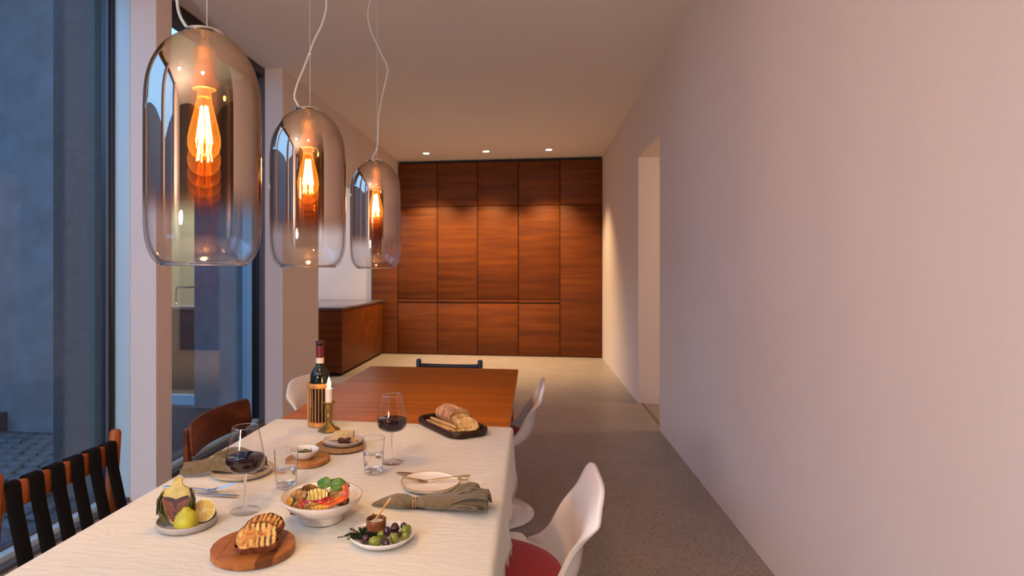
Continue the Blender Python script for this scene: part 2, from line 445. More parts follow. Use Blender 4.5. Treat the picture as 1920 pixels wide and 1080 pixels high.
def terrazzo():
    m, n, l, p = new_mat('terrazzo')
    tc = n.new('ShaderNodeTexCoord')
    def vor(scale, lo, hi, c):
        v = n.new('ShaderNodeTexVoronoi'); v.inputs['Scale'].default_value = scale; v.inputs['Randomness'].default_value = 1
        l.new(tc.outputs['Object'], v.inputs['Vector'])
        r = n.new('ShaderNodeValToRGB'); r.color_ramp.elements[0].position = lo; r.color_ramp.elements[1].position = hi
        r.color_ramp.elements[0].color = (1, 1, 1, 1); r.color_ramp.elements[1].color = (0, 0, 0, 1)
        l.new(v.outputs['Distance'], r.inputs['Fac'])
        sep = n.new('ShaderNodeSeparateColor'); l.new(v.outputs['Color'], sep.inputs[0])
        return r, sep
    base = n.new('ShaderNodeTexNoise'); base.inputs['Scale'].default_value = 3; base.inputs['Detail'].default_value = 8
    l.new(tc.outputs['Object'], base.inputs['Vector'])
    rb = n.new('ShaderNodeValToRGB'); rb.color_ramp.elements[0].position = .3; rb.color_ramp.elements[1].position = .7
    rb.color_ramp.elements[0].color = (.31, .26, .225, 1); rb.color_ramp.elements[1].color = (.36, .305, .265, 1)
    l.new(base.outputs['Fac'], rb.inputs['Fac'])
    cur = rb.outputs['Color']
    for scale, lo, hi, thr, c in ((70, .30, .36, .62, (.10, .082, .075, 1)), (46, .26, .32, .72, (.40, .36, .32, 1)), (130, .3, .4, .55, (.15, .125, .11, 1)), (30, .16, .2, .86, (.075, .06, .055, 1))):
        r, sep = vor(scale, lo, hi, c)
        gt = n.new('ShaderNodeMath'); gt.operation = 'GREATER_THAN'; gt.inputs[1].default_value = thr
        l.new(sep.outputs[0], gt.inputs[0])
        mu = n.new('ShaderNodeMath'); mu.operation = 'MULTIPLY'
        l.new(r.outputs['Color'], mu.inputs[0]); l.new(gt.outputs[0], mu.inputs[1])
        mu2 = n.new('ShaderNodeMath'); mu2.operation = 'MULTIPLY'; mu2.inputs[1].default_value = .75; l.new(mu.outputs[0], mu2.inputs[0])
        mx = n.new('ShaderNodeMix'); mx.data_type = 'RGBA'
        l.new(mu2.outputs[0], mx.inputs['Factor']); l.new(cur, mx.inputs[6]); mx.inputs[7].default_value = c
        cur = mx.outputs[2]
    l.new(cur, p.inputs['Base Color'])
    p.inputs['Roughness'].default_value = .42; p.inputs['Specular IOR Level'].default_value = .45
    return m
M_floor = terrazzo()

def cloth_mat():
    m, n, l, p = new_mat('crinkled_linen')
    tc = n.new('ShaderNodeTexCoord')
    mp = n.new('ShaderNodeMapping'); mp.inputs['Scale'].default_value = (7, 24, 16)
    l.new(tc.outputs['Object'], mp.inputs['Vector'])
    t = n.new('ShaderNodeTexNoise'); t.inputs['Scale'].default_value = 1; t.inputs['Detail'].default_value = 5; t.inputs['Distortion'].default_value = 2.2
    l.new(mp.outputs[0], t.inputs['Vector'])
    t2 = n.new('ShaderNodeTexNoise'); t2.inputs['Scale'].default_value = 900; t2.inputs['Detail'].default_value = 2
    l.new(tc.outputs['Object'], t2.inputs['Vector'])
    p.inputs['Base Color'].default_value = (.665, .635, .565, 1)
    p.inputs['Roughness'].default_value = .95; p.inputs['Specular IOR Level'].default_value = .1
    p.inputs['Sheen Weight'].default_value = .2
    b = n.new('ShaderNodeBump'); b.inputs['Strength'].default_value = .22; b.inputs['Distance'].default_value = .012
    l.new(t.outputs['Fac'], b.inputs['Height'])
    b2 = n.new('ShaderNodeBump'); b2.inputs['Strength'].default_value = .25; b2.inputs['Distance'].default_value = .001
    l.new(t2.outputs['Fac'], b2.inputs['Height']); l.new(b.outputs['Normal'], b2.inputs['Normal'])
    l.new(b2.outputs['Normal'], p.inputs['Normal'])
    return m
M_cloth = cloth_mat()

def shade_mat():
    """blown glass, vapour-coated copper mirror fading out to clear towards the bottom"""
    m, n, l, p = new_mat('mirrored_glass_shade'); n.remove(p)
    tc = n.new('ShaderNodeTexCoord'); sx = n.new('ShaderNodeSeparateXYZ'); l.new(tc.outputs['Object'], sx.inputs[0])
    mr = n.new('ShaderNodeMapRange'); mr.inputs['From Min'].default_value = .085; mr.inputs['From Max'].default_value = .165
    mr.interpolation_type = 'SMOOTHSTEP'
    l.new(sx.outputs['Z'], mr.inputs['Value'])
    mr2 = n.new('ShaderNodeMapRange'); mr2.inputs['From Min'].default_value = .14; mr2.inputs['From Max'].default_value = .42
    l.new(sx.outputs['Z'], mr2.inputs['Value'])
    # colour of the coating seen through, and of its mirror image
    rt = n.new('ShaderNodeValToRGB'); rt.color_ramp.elements[0].color = (.95, .52, .32, 1); rt.color_ramp.elements[1].color = (1, .84, .46, 1)
    l.new(mr2.outputs[0], rt.inputs['Fac'])
    tr = n.new('ShaderNodeBsdfTransparent'); l.new(rt.outputs['Color'], tr.inputs['Color'])
    gl = n.new('ShaderNodeBsdfGlossy'); gl.inputs['Roughness'].default_value = .015; gl.inputs['Color'].default_value = (.66, .52, .41, 1)
    coat = n.new('ShaderNodeMixShader'); coat.inputs[0].default_value = .74
    l.new(tr.outputs[0], coat.inputs[1]); l.new(gl.outputs[0], coat.inputs[2])
    fr = thin_fresnel(n, l, 1.7)
    tr2 = n.new('ShaderNodeBsdfTransparent'); tr2.inputs['Color'].default_value = (.985, .98, .975, 1)
    gl2 = n.new('ShaderNodeBsdfGlossy'); gl2.inputs['Roughness'].default_value = 0
    clr = n.new('ShaderNodeMixShader'); l.new(fr.outputs[0], clr.inputs[0]); l.new(tr2.outputs[0], clr.inputs[1]); l.new(gl2.outputs[0], clr.inputs[2])
    mx = n.new('ShaderNodeMixShader'); l.new(mr.outputs[0], mx.inputs[0]); l.new(clr.outputs[0], mx.inputs[1]); l.new(coat.outputs[0], mx.inputs[2])
    l.new(mx.outputs[0], n['Material Output'].inputs['Surface'])
    return m
M_shade = shade_mat()

# ================================================================== THE SETTING
XL, XR, YB, YF, ZC = -2.13, 1.036, 9.37, -4.2, 3.06
def struct(name, boxes, mat, label=None, bev=0):
    bm = BM()
    for a, b in boxes: box2(bm, a, b, bev)
    o = mk(name, bm, mat, smooth=0); return tag(o, label, None, None, 'structure')
struct('floor', [((-2.30, YF, -.1), (1.24, 10, 0)), ((1.24, YF, -.1), (4.2, 1.0, 0)), ((-5.6, 5.5, -.1), (-2.30, 10, 0)), ((1.24, 4.9, -.1), (4.4, 6.6, 0))], M_floor, 'grey speckled terrazzo floor with small dark chips')
struct('ceiling', [((-2.50, YF, ZC), (1.24, 10, ZC+.12)), ((1.24, YF, ZC), (4.2, 1.0, ZC+.12)), ((-5.6, 5.5, ZC), (-2.50, 10, ZC+.12))], M_ceil, 'plain pale ceiling with three small downlights')
struct('wall_right', [((XR, 1.0, 0), (XR+.2, 5.19, ZC)), ((XR, 5.19, 2.45), (XR+.2, 6.21, ZC)), ((XR, 6.21, 0), (XR+.2, 10, ZC))], M_wall, 'long blank white wall with one doorless opening')
struct('wall_back', [((-5.6, 9.98, 0), (1.24, 10.1, ZC)), ((-5.6, YB+.06, 0), (-2.57, 9.98, ZC)), ((-2.57, YB+.06, 2.355), (-2.13, 9.98, ZC))], M_wall, 'white wall behind the wooden cabinets')
struct('wall_front', [((-2.5, YF-.12, 0), (4.2, YF, ZC)), ((4.2, YF-.12, 0), (4.3, 1.1, ZC)), ((1.236, 1.0, 0), (4.2, 1.1, ZC))], plain('dark_panel', (.035, .028, .028), rough=.6))
struct('wall_left', [((-2.29, 3.17, 0), (XL, 3.32, ZC)), ((-2.29, 4.92, 0), (XL, 5.79, ZC)), ((-2.29, 1.42, 0), (XL, 1.57, ZC)), ((-2.29, -.33, 0), (XL, -.18, ZC)), ((-2.29, YF, 0), (XL, -2.08, ZC)),
       ((-2.29, 5.79, 2.355), (XL, YB+.06, ZC))], M_wall, 'white piers and lintel between tall windows and kitchen')
struct('wall_hall', [((1.236, 4.78, 0), (4.4, 4.9, 2.45)), ((1.236, 6.6, 0), (4.4, 6.72, 2.45)), ((4.4, 4.78, 0), (4.5, 6.72, 2.45)), ((1.236, 4.78, 2.45), (4.5, 6.72, 2.55))], M_wall)
struct('trim_threshold', [((XR+.03, 5.19, 0), (XR+.055, 6.21, .004))], plain('threshold_metal', (.20, .15, .11), rough=.5), 'thin metal strip across the floor of the doorway')
# kitchen wing with its own window to the courtyard
struct('wall_kitchen', [((-3.29, 5.5, 0), (-2.29, 5.66, ZC)), ((-5.6, 5.5, 0), (-4.75, 5.66, ZC)), ((-4.75, 5.5, 2.45), (-3.29, 5.66, ZC)), ((-5.7, 5.5, 0), (-5.6, 10, ZC))], M_conc, 'dim concrete wall of the kitchen wing across the courtyard')
# windows
def window(name, y0, y1, far_light_outside, label):
    w = bpy.data.objects.new(name, None); COL.objects.link(w); tag(w, label, None, None, 'structure')
    def fr(a, b, mat, nm='frame'):
        bm = BM(); box2(bm, a, b, .003); return mk(nm, bm, mat, w)
    if far_light_outside:
        fr((-2.345, y1-.008, 0), (-2.29, y1+.03, ZC), M_grey); fr((-2.40, y1-.02, 0), (-2.345, y1+.03, ZC), M_black); fr((-2.49, y1-.012, 0), (-2.40, y1+.06, ZC), M_frame)
    else:
        fr((-2.385, y1-.004, 0), (-2.29, y1+.05, ZC), M_frame); fr((-2.46, y1-.02, 0), (-2.385, y1+.05, ZC), M_black); fr((-2.425, y1-.034, .02), (-2.405, y1-.02, ZC-.02), M_grey, 'gasket')
    fr((-2.46, y0-.05, 0), (-2.29, y0, ZC), M_black)
    fr((-2.46, y0, ZC-.07), (-2.29, y1, ZC-.001), M_black, 'head_frame')
    fr((-2.46, y0, .001), (-2.385, y1, .06), M_grey, 'sill_frame'); fr((-2.385, y0, .001), (-2.335, y1, .05), M_frame, 'sill_trim'); fr((-2.335, y0, .001), (-2.29, y1, .022), M_grey, 'floor_track')
    bm = BM(); box2(bm, (-2.424, y0, .06), (-2.416, y1-.02, ZC-.07)); mk('pane', bm, M_pane, w, smooth=0)
    return w
window('window_1', 1.57, 3.17, False, 'tall frameless looking window beside the strap chair, looking on concrete')
window('window_2', 3.32, 4.92, True, 'tall window behind the curved-back chair, looking towards the kitchen wing')
window('window_3', -.18, 1.42, False, 'tall dusk-lit window next along the left wall')
window('window_4', -2.08, -.33, False, 'last tall window of the left wall')
kw = bpy.data.objects.new('window_5', None); COL.objects.link(kw); tag(kw, 'kitchen window of the wing, with tap and worktop behind it', None, None, 'structure')
bm = BM(); box2(bm, (-4.75, 5.53, .0), (-3.29, 5.60, .09)); box2(bm, (-4.75, 5.53, 2.39), (-3.29, 5.60, 2.45)); box2(bm, (-4.75, 5.53, .09), (-4.70, 5.60, 2.39)); mk('frame', bm, M_frame, kw, smooth=0)
bm = BM(); box2(bm, (-4.70, 5.56, .09), (-3.29, 5.568, 2.39)); mk('pane', bm, M_pane, kw, smooth=0)
# courtyard
cg = struct('ground_courtyard', [((-9, -3.4, -.2), (-2.46, 5.5, -.022))], plain('mortar', (.05, .05, .055), rough=.9), 'dark cobbled courtyard floor outside the window')
bm = BM(); add_box(bm, (0, 0, 0), (.112, .112, .03), .014, seg=1); st0 = mk('cobble', bm, M_cobble, cg, smooth=50)
first = True
for j in range(16):
    for i in range(17):
        x = -2.66-.122*i-(.061 if j % 2 else 0); y = 2.44+.126*j
        if -2.83 < x < -2.48 and y > 3.12: continue
        c = st0 if first else st0.copy()
        if not first: COL.objects.link(c)
        first = False
        c.location = (x+random.uniform(-.006, .006), y+random.uniform(-.006, .006), -.012+random.uniform(-.003, .004)); c.rotation_euler = (random.uniform(-.04, .04), random.uniform(-.04, .04), random.uniform(-.06, .06))
struct('wall_courtyard', [((-9, 4.48, -.05), (-3.91, 4.93, 3.94))], M_conc, 'weathered concrete courtyard wall seen through the left window')
struct('wall_sky_screen', [((-7.2, -5, -.05), (-7.0, 4.48, 3.3)), ((-7.2, -5.2, -.05), (-2.5, -5, 3.3))], M_conc, 'unseen concrete wall added beyond the courtyard to block low sky')  # added out of view so the lamp glass mirrors concrete, not bright sky
struct('slab_sky_screen', [((-9, 2.3, 3.95), (-3.2, 5.0, 4.15))], M_conc, 'unseen concrete slab added to shade the top of courtyard wall')  # added above the view to keep sky light off the wall top
struct('ledge_courtyard', [((-5.2, 4.28, -.02), (-4.36, 4.479, .14))], M_conc2, 'low dark concrete ledge at the foot of courtyard wall')
struct('column_courtyard', [((-2.81, 3.20, -.05), (-2.54, 3.42, 3.3))], M_conc2, 'rough grey concrete column outside the left window')

# ================================================================== BUILT-IN CABINETS
cw = (XR-XL)/5
names = ['first cabinet column from the kitchen side, next to the narrow wood panel', 'second cabinet column from the kitchen side', 'middle cabinet column of the five, under the middle downlight', 'fourth cabinet column, next to the undivided tall one', 'cabinet column against the white wall with one undivided tall door']
for k in range(5):
    x0 = XL+cw*k
    t = thing('tall_cabinet', 'cherry wood '+names[k], 'cabinet', (x0, YB, 0), 0, 'built-in cherry wood cabinets')
    bm = BM(); box2(bm, (.001, .022, .001), (cw-.001, .60, 3.02)); mk('body', bm, M_dark, t, smooth=0)
    g = .006
    rows = [('upper_door', 2.335, 3.012)] + ([('tall_door', .014, 2.325)] if k == 4 else [('middle_door', .880, 2.325), ('filler_strip', .828, .870), ('lower_door', .014, .812)])
    for nm, z0, z1 in rows:
        bm = BM(); box2(bm, (g, 0, z0), (cw-g, .0215, z1), .002); mk(nm, bm, M_cab, t)
t = thing('side_cabinet', 'narrow cherry wood cabinet panel beside the kitchen opening', 'cabinet', (-2.57, YB, 0))
bm = BM(); box2(bm, (.001, .022, .001), (.438, .6, 2.35)); mk('body', bm, M_dark, t, smooth=0)
bm = BM(); box2(bm, (.004, 0, .014), (.434, .0215, 2.348), .002); mk('door', bm, M_cab, t)
# kitchen counter
t = thing('kitchen_counter', 'low cherry wood kitchen counter with dark polished top', 'counter', (-2.36, 7.27, 0))
bm = BM(); box2(bm, (-1.0, .012, .04), (-.012, 2.07, .828), .002); mk('body', bm, M_cab, t)
bm = BM(); box2(bm, (-.95, .05, .001), (-.05, 2.07, .04)); mk('plinth', bm, M_dark, t, smooth=0)
bm = BM(); box2(bm, (-1.02, 0, .83), (0, 2.09, .86), .003); mk('worktop', bm, M_counter, t)
t = thing('sink_counter', 'dark sink counter with pale top behind the wing window', 'counter', (-4.6, 6.25, 0))
bm = BM(); box2(bm, (0, .02, .001), (1.9, .6, .885)); mk('body', bm, plain('taupe_front', (.14, .12, .11), rough=.5), t, smooth=0)
bm = BM(); box2(bm, (-.01, 0, .886), (1.91, .6, .92), .003); mk('worktop', bm, M_stone, t)
bm = BM(); box2(bm, (0, .6, .0), (1.9, .66, 2.4)); mk('splashback', bm, plain('cream_splashback', (.70, .66, .46), rough=.5), t, smooth=0)
tp = thing('kitchen_tap', 'chrome square bend tap over the sink counter in the wing', 'tap', (-4.10, 6.48, .9205))
bm = BM(); add_tube(bm, smooth_path([(0, 0, 0), (0, 0, .17), (.02, 0, .20), (.05, 0, .21), (.36, 0, .21)], 5), .012, 10); mk('spout', bm, M_chrome, tp)
bm = BM(); add_lathe(bm, [(.026, 0), (.026, .02), (.014, .03)], 16); mk('base', bm, M_chrome, tp)
light('kitchen_lamp', 'AREA', (-3.9, 7.6, 3.02), KITCHEN_W, (.86, .87, 1), (0, 0, 0), shape='RECTANGLE', size=1.4, size_y=1.4)
light('worktop_fill', 'AREA', (-3.9, 6.35, 2.35), 16, (1, .90, .70), (0, 0, 0), shape='RECTANGLE', size=1.2, size_y=.2)  # added fill for the splashback, which the kitchen light cannot reach; no fixture
light('hall_lamp', 'AREA', (3.3, 5.7, 2.2), HALL_W, (1, .64, .36), (0, math.radians(65), 0), shape='RECTANGLE', size=.5, size_y=.5)

# ================================================================== DOWNLIGHTS
def downlight(x, y, label, power, vis=True, angle=95):
    t = thing('downlight', label, 'light', (x, y, ZC), 0, 'recessed ceiling downlights')
    bm = BM(); add_lathe(bm, [(.046, -.004), (.058, -.004), (.06, -.0005), (.044, -.0005)], 28, cap0=False, cap1=False); mk('trim_ring', bm, M_white, t)
    bm = BM(); add_lathe(bm, [(0, -.0025), (.0455, -.0025)], 28, cap1=False); mk('lens', bm, M_lensglow, t)
    light('downlight_beam', 'SPOT', (x, y, ZC-.03), power, (1, .66, .34), (0, 0, 0), spot_size=math.radians(angle), spot_blend=.9, shadow_soft_size=.045).parent = None
    return t
downlight(-1.57, 8.78, 'small round ceiling downlight, the one nearest the kitchen', DOWN_W)
downlight(-.68, 8.76, 'small round ceiling downlight, middle one of the row', DOWN_W)
downlight(.22, 8.76, 'small round ceiling downlight, the one nearest the blank wall', DOWN_W)

# ================================================================== DINING TABLE
TZ = .730
t = thing('dining_table', 'long cherry wood dining table half covered by a linen cloth', 'table', (-.545, 2.26, 0))
bm = BM(); box2(bm, (-.455, -1.38, TZ-.028), (.455, 1.38, TZ), .002); mk('tabletop', bm, M_table, t)
for sx in (-1, 1):
    for sy in (-1, 1):
        bm = BM(); box2(bm, (sx*.40-.03, sy*1.30-.03, 0), (sx*.40+.03, sy*1.30+.03, TZ-.028), .003); mk('leg', bm, M_table, t)
    bm = BM(); box2(bm, (sx*.40-.012, -1.27, TZ-.11), (sx*.40+.012, 1.27, TZ-.028), .002); mk('apron', bm, M_table, t)
for sy in (-1, 1):
    bm = BM(); box2(bm, (-.37, sy*1.30-.012, TZ-.11), (.37, sy*1.30+.012, TZ-.028), .002); mk('apron', bm, M_table, t)
# cloth
CX0, CX1, CY0, CY1 = -1.004, -.086, .876, 2.27
CT = .7345
def cloth_pt(u, v):
    OX, OY = .165, .19
    Lx = (CX1-CX0)+2*OX; s = CX0-OX+u*Lx
    Ly = (CY1-CY0)+OY; w = CY0-OY+v*Ly
    x = min(max(s, CX0), CX1); y = max(w, CY0)
    ex = max(CX0-s, s-CX1, 0); ey = max(CY0-w, 0)
    R = .012
    z = CT
    d = max(ex, ey)
    wr = noise.noise(Vector((s*3.2, w*13, 1.3)))*.0011+noise.noise(Vector((s*9, w*26, 4.3)))*.0006
    if d > 0:
        if d < R*PI/2:
            a = d/R; out = R*math.sin(a); z = CT-R*(1-math.cos(a))
        else:
            out = R; z = CT-R-(d-R*PI/2)
        k = max(0, d-R)/OX
        fold = math.sin(w*21+1.5*math.sin(w*7))*.5+.5+.4*noise.noise(Vector((w*9, 2.2, s)))
        out += k*(.002+.013*fold)
        sgn = -1 if CX0-s > 0 else 1
        if ex >= ey: x += sgn*out
        else: y -= R if d > R else out
        z -= .012*k*noise.noise(Vector((w*6, 7.7, 0)))
    else:
        z += wr
    if v > .985: pass
    yy = y+.006*noise.noise(Vector((s*5, 9.1, 0)))*max(0, (v-.9)/.1)
    return Vector((x, yy, z))
bm = BM(); add_sheet(bm, cloth_pt, 200, 170)
tc_ = mk('tablecloth', bm, M_cloth, smooth=180, solid=.0022, off=-1)
tag(tc_, 'natural cream linen tablecloth laid over the near half of the table', 'tablecloth')
bm = BM()
for k in range(230):
    v = .02+.98*k/230
    p = cloth_pt(1.0, v)
    L = random.uniform(.012, .026)
    a = Vector((p.x+.001, p.y+random.uniform(-.003, .003), p.z+.002))
    b = a+Vector((random.uniform(-.003, .005), random.uniform(-.005, .005), -L*.5)); c = b+Vector((random.uniform(-.004, .003), random.uniform(-.006, .006), -L*.5))
    add_tube(bm, [a, b, c], [.0008, .0007, .0004], 3)
fo = mk('fringe', bm, M_cloth, tc_); fo['kind'] = 'stuff'
S = .7372      # height on which things stand on the cloth

# ================================================================== CHAIRS
def make_tulip(label, loc, rz):
    t = thing('tulip_chair', label, 'chair', loc, rz)
    prof = [(.0, .0), (.245, .0), (.25, .006), (.243, .014), (.20, .022), (.14, .036), (.09, .066), (.06, .11), (.043, .17), (.035, .24), (.034, .30), (.045, .345), (.075, .372), (.11, .382)]
    bm = BM(); add_lathe(bm, prof, 48, cap0=False); mk('pedestal', bm, M_white, t, smooth=60)
    # shell: centre line from the front lip to the top of the back (chair faces +Y)
    cl = [(.235, .425), (.17, .404), (.08, .392), (-.03, .388), (-.14, .394), (-.212, .424), (-.248, .485), (-.258, .555), (-.268, .62), (-.287, .68), (-.312, .729)]
    hw = [.175, .222, .238, .238, .230, .212, .188, .176, .172, .172, .172]
    N = len(cl)-1
    def lerp(a, q):
        i = min(int(q), N-1); f = q-i
        def cr(k):
            p0, p1, p2, p3 = a[max(i-1, 0)][k], a[i][k], a[i+1][k], a[min(i+2, N)][k]
            return .5*(2*p1+(p2-p0)*f+(2*p0-5*p1+4*p2-p3)*f*f+(3*p1-p0-3*p2+p3)*f**3)
        return cr
    hh = [(h, 0) for h in hw]
    def pt(u, v):
        s = u*2-1; q = v*(N-1.7*abs(s)**2.8)
        f = lerp(cl, q); y, z = f(0), f(1); w = lerp(hh, q)(0)
        back = min(1, max(0, (q-3.6)/2.2)); top = max(0, (q-8)/2)
        seat = 1-back
        a = abs(s)
        lift = .055*a**2.2*seat*(1-.5*max(0, 1-q/2))
        z += lift
        fw = .125*max(0, min(1, (9.6-q)/4.6))**1.25*a**2.3*min(1, max(0, (q-3.2)/1.8))-.006*top*a**2          # the back wraps forward at its sides
        roll = max(0, (a-.82)/.18)
        y += fw-back*roll**2*.018*(1-min(1, max(0, (q-6.0)/2)))
        z -= seat*roll**2*.010
        z -= top**1.4*(.010*a**2.2)
        y -= .040*a**4*math.exp(-((q-8.3)/1.0)**2)
        y -= top*.004*a**2
        wx = w*math.sin(s*PI/2*.92)/math.sin(PI/2*.92)
        if q < 1: wx *= .93+.07*q
        wx = math.copysign(max(abs(wx), 0), wx)
        return Vector((wx, y, z))
    bm = BM(); add_sheet(bm, pt, 30, 44)
    mk('shell', bm, M_white, t, smooth=180, solid=.016, sub=1, off=1)
    def cpt(u, v):
        return None
    bm = BM()
    add_lathe(bm, [(0, .0), (.17, .0), (.185, .006), (.19, .016), (.182, .026), (.15, .032), (.08, .036), (0, .037)], 40, (0, .0, .412), sx=1.10, sy=1.10)
    mk('seat_cushion', bm, M_red, t, smooth=80)['label'] = 'red woven seat cushion'
    return t
tul = make_tulip('white tulip pedestal chair nearest the camera, showing a bright red seat cushion', (-.116, 1.80, 0), PI/2+.03)
dup(tul, (-.245, 3.30, 0), PI/2, 'white tulip pedestal chair by the far bare half of table, blank-wall side')
dup(tul, (-.985, 3.16, 0), -PI/2-.25, 'white tulip pedestal chair behind the wine bottle, window side of table')

# strap chair (faces +X)
t = thing('strap_chair', 'wooden chair with black webbing straps hung from its top rail', 'chair', (-1.12, 1.58, 0))
for sy in (-1, 1):
    bm = BM(); add_tube(bm, [(-.300, sy*.222, 0), (-.262, sy*.222, .42), (-.235, sy*.222, .79), (-.2345, sy*.222, .80)], [.015, .019, .0175, .013], 14); mk('back_post', bm, M_teak, t)
    bm = BM(); add_tube(bm, [(.20, sy*.222, 0), (.19, sy*.222, .43)], [.014, .019], 14); mk('leg', bm, M_teak, t)
    bm = BM(); box2(bm, (-.26, sy*.222-.012, .385), (.19, sy*.222+.012, .425), .003); mk('side_rail', bm, M_teak, t)
bm = BM(); box2(bm, (-.247, -.212, .695), (-.225, .212, .762), .004); mk('top_rail', bm, M_teak, t)
bm = BM(); box2(bm, (-.262, -.212, .385), (-.240, .212, .425), .003); mk('rear_rail', bm, M_teak, t)
bm = BM(); box2(bm, (.175, -.212, .385), (.20, .212, .425), .003); mk('front_rail', bm, M_teak, t)
for k in range(6):
    y = -.1845+.0738*k
    bm = BM()
    path = [(-.2515, y, .694), (-.2512, y, .72), (-.2505, y, .758), (-.247, y, .766), (-.236, y, .768), (-.225, y, .766), (-.2205, y, .758), (-.214, y, .69), (-.182, y, .55), (-.156, y, .43), (-.15, y, .428)]
    for a, b in zip(path, path[1:]):
        pass
    def sp(u, v, path=path, y=y):
        q = v*(len(path)-1); i = min(int(q), len(path)-2); f = q-i
        p = Vector(path[i]).lerp(Vector(path[i+1]), f); p.y = y+(u-.5)*.047+.0015*math.sin(v*9+k)
        return p
    add_sheet(bm, sp, 3, 30); mk('back_strap', bm, M_strap, t, smooth=60, solid=.003, off=0)
    bm = BM(); box2(bm, (-.262, y-.0235, .4255), (.20, y+.0235, .4295)); mk('seat_strap', bm, M_strap, t, smooth=0)

# curved back wooden chair (faces +X)
t = thing('wooden_chair', 'old brown wooden chair with one wide curved back board', 'chair', (-1.0, 2.12, 0))
def backpt(u, v):
    s = u*2-1
    # rounded outline
    hh = .058; h = (v*2-1)
    lim = .985 if abs(h) < .55 else .985-.065*((abs(h)-.55)/.45)**2.2
    yy = s*.222*lim
    x = -.185+.042*(s*lim)**2-.012*v
    return Vector((x, yy, .742+h*hh*(1-.10*(abs(s) > .93)*0)))
bm = BM(); add_sheet(bm, backpt, 28, 14); mk('back_board', bm, M_oldwood, t, smooth=60, solid=.013, off=0, sub=1)
for sy in (-1, 1):
    bm = BM(); add_tube(bm, [(-.24, sy*.188, 0), (-.195, sy*.192, .43), (-.175, sy*.197, .62), (-.176, sy*.197, .778)], [.015, .018, .017, .013], 10, flat=(1.1, .85)); mk('back_post', bm, M_oldwood, t)
    bm = BM(); add_tube(bm, [(.205, sy*.185, 0), (.19, sy*.18, .44)], [.013, .018], 10); mk('leg', bm, M_oldwood, t)
    bm = BM(); box2(bm, (-.19, sy*.18-.01, .39), (.18, sy*.18+.01, .435), .002); mk('seat_rail', bm, M_oldwood, t)
bm = BM(); box2(bm, (-.205, -.205, .436), (.215, .205, .454), .008); mk('seat', bm, M_oldwood, t)
# navy chair at the end (faces -Y)
t = thing('navy_chair', 'dark navy painted chair at the far end of the table', 'chair', (-.545, 3.68, 0))
for sx in (-1, 1):
    bm = BM(); add_tube(bm, [(sx*.203, .245, 0), (sx*.203, .215, .44), (sx*.203, .228, .73), (sx*.203, .2285, .741)], [.014, .0165, .0165, .012], 14); mk('back_post', bm, M_navy, t)
    bm = BM(); add_tube(bm, [(sx*.19, -.10, 0), (sx*.19, -.10, .44)], .015, 12); mk('leg', bm, M_navy, t)
    bm = BM(); box2(bm, (sx*.197-.009, -.10, .39), (sx*.197+.009, .21, .42), .002); mk('side_rail', bm, M_navy, t)
def npt(u, v):
    s = u*2-1
    return Vector((s*.195, .228+.03*(1-s*s), .60+v*(.112-.008*(1-s*s))))
bm = BM(); add_sheet(bm, npt, 20, 6); mk('back_rail', bm, M_navy, t, smooth=60, solid=.014, off=0)
bm = BM(); box2(bm, (-.21, -.115, .42), (.21, .225, .445), .008); mk('seat', bm, M_navy, t)

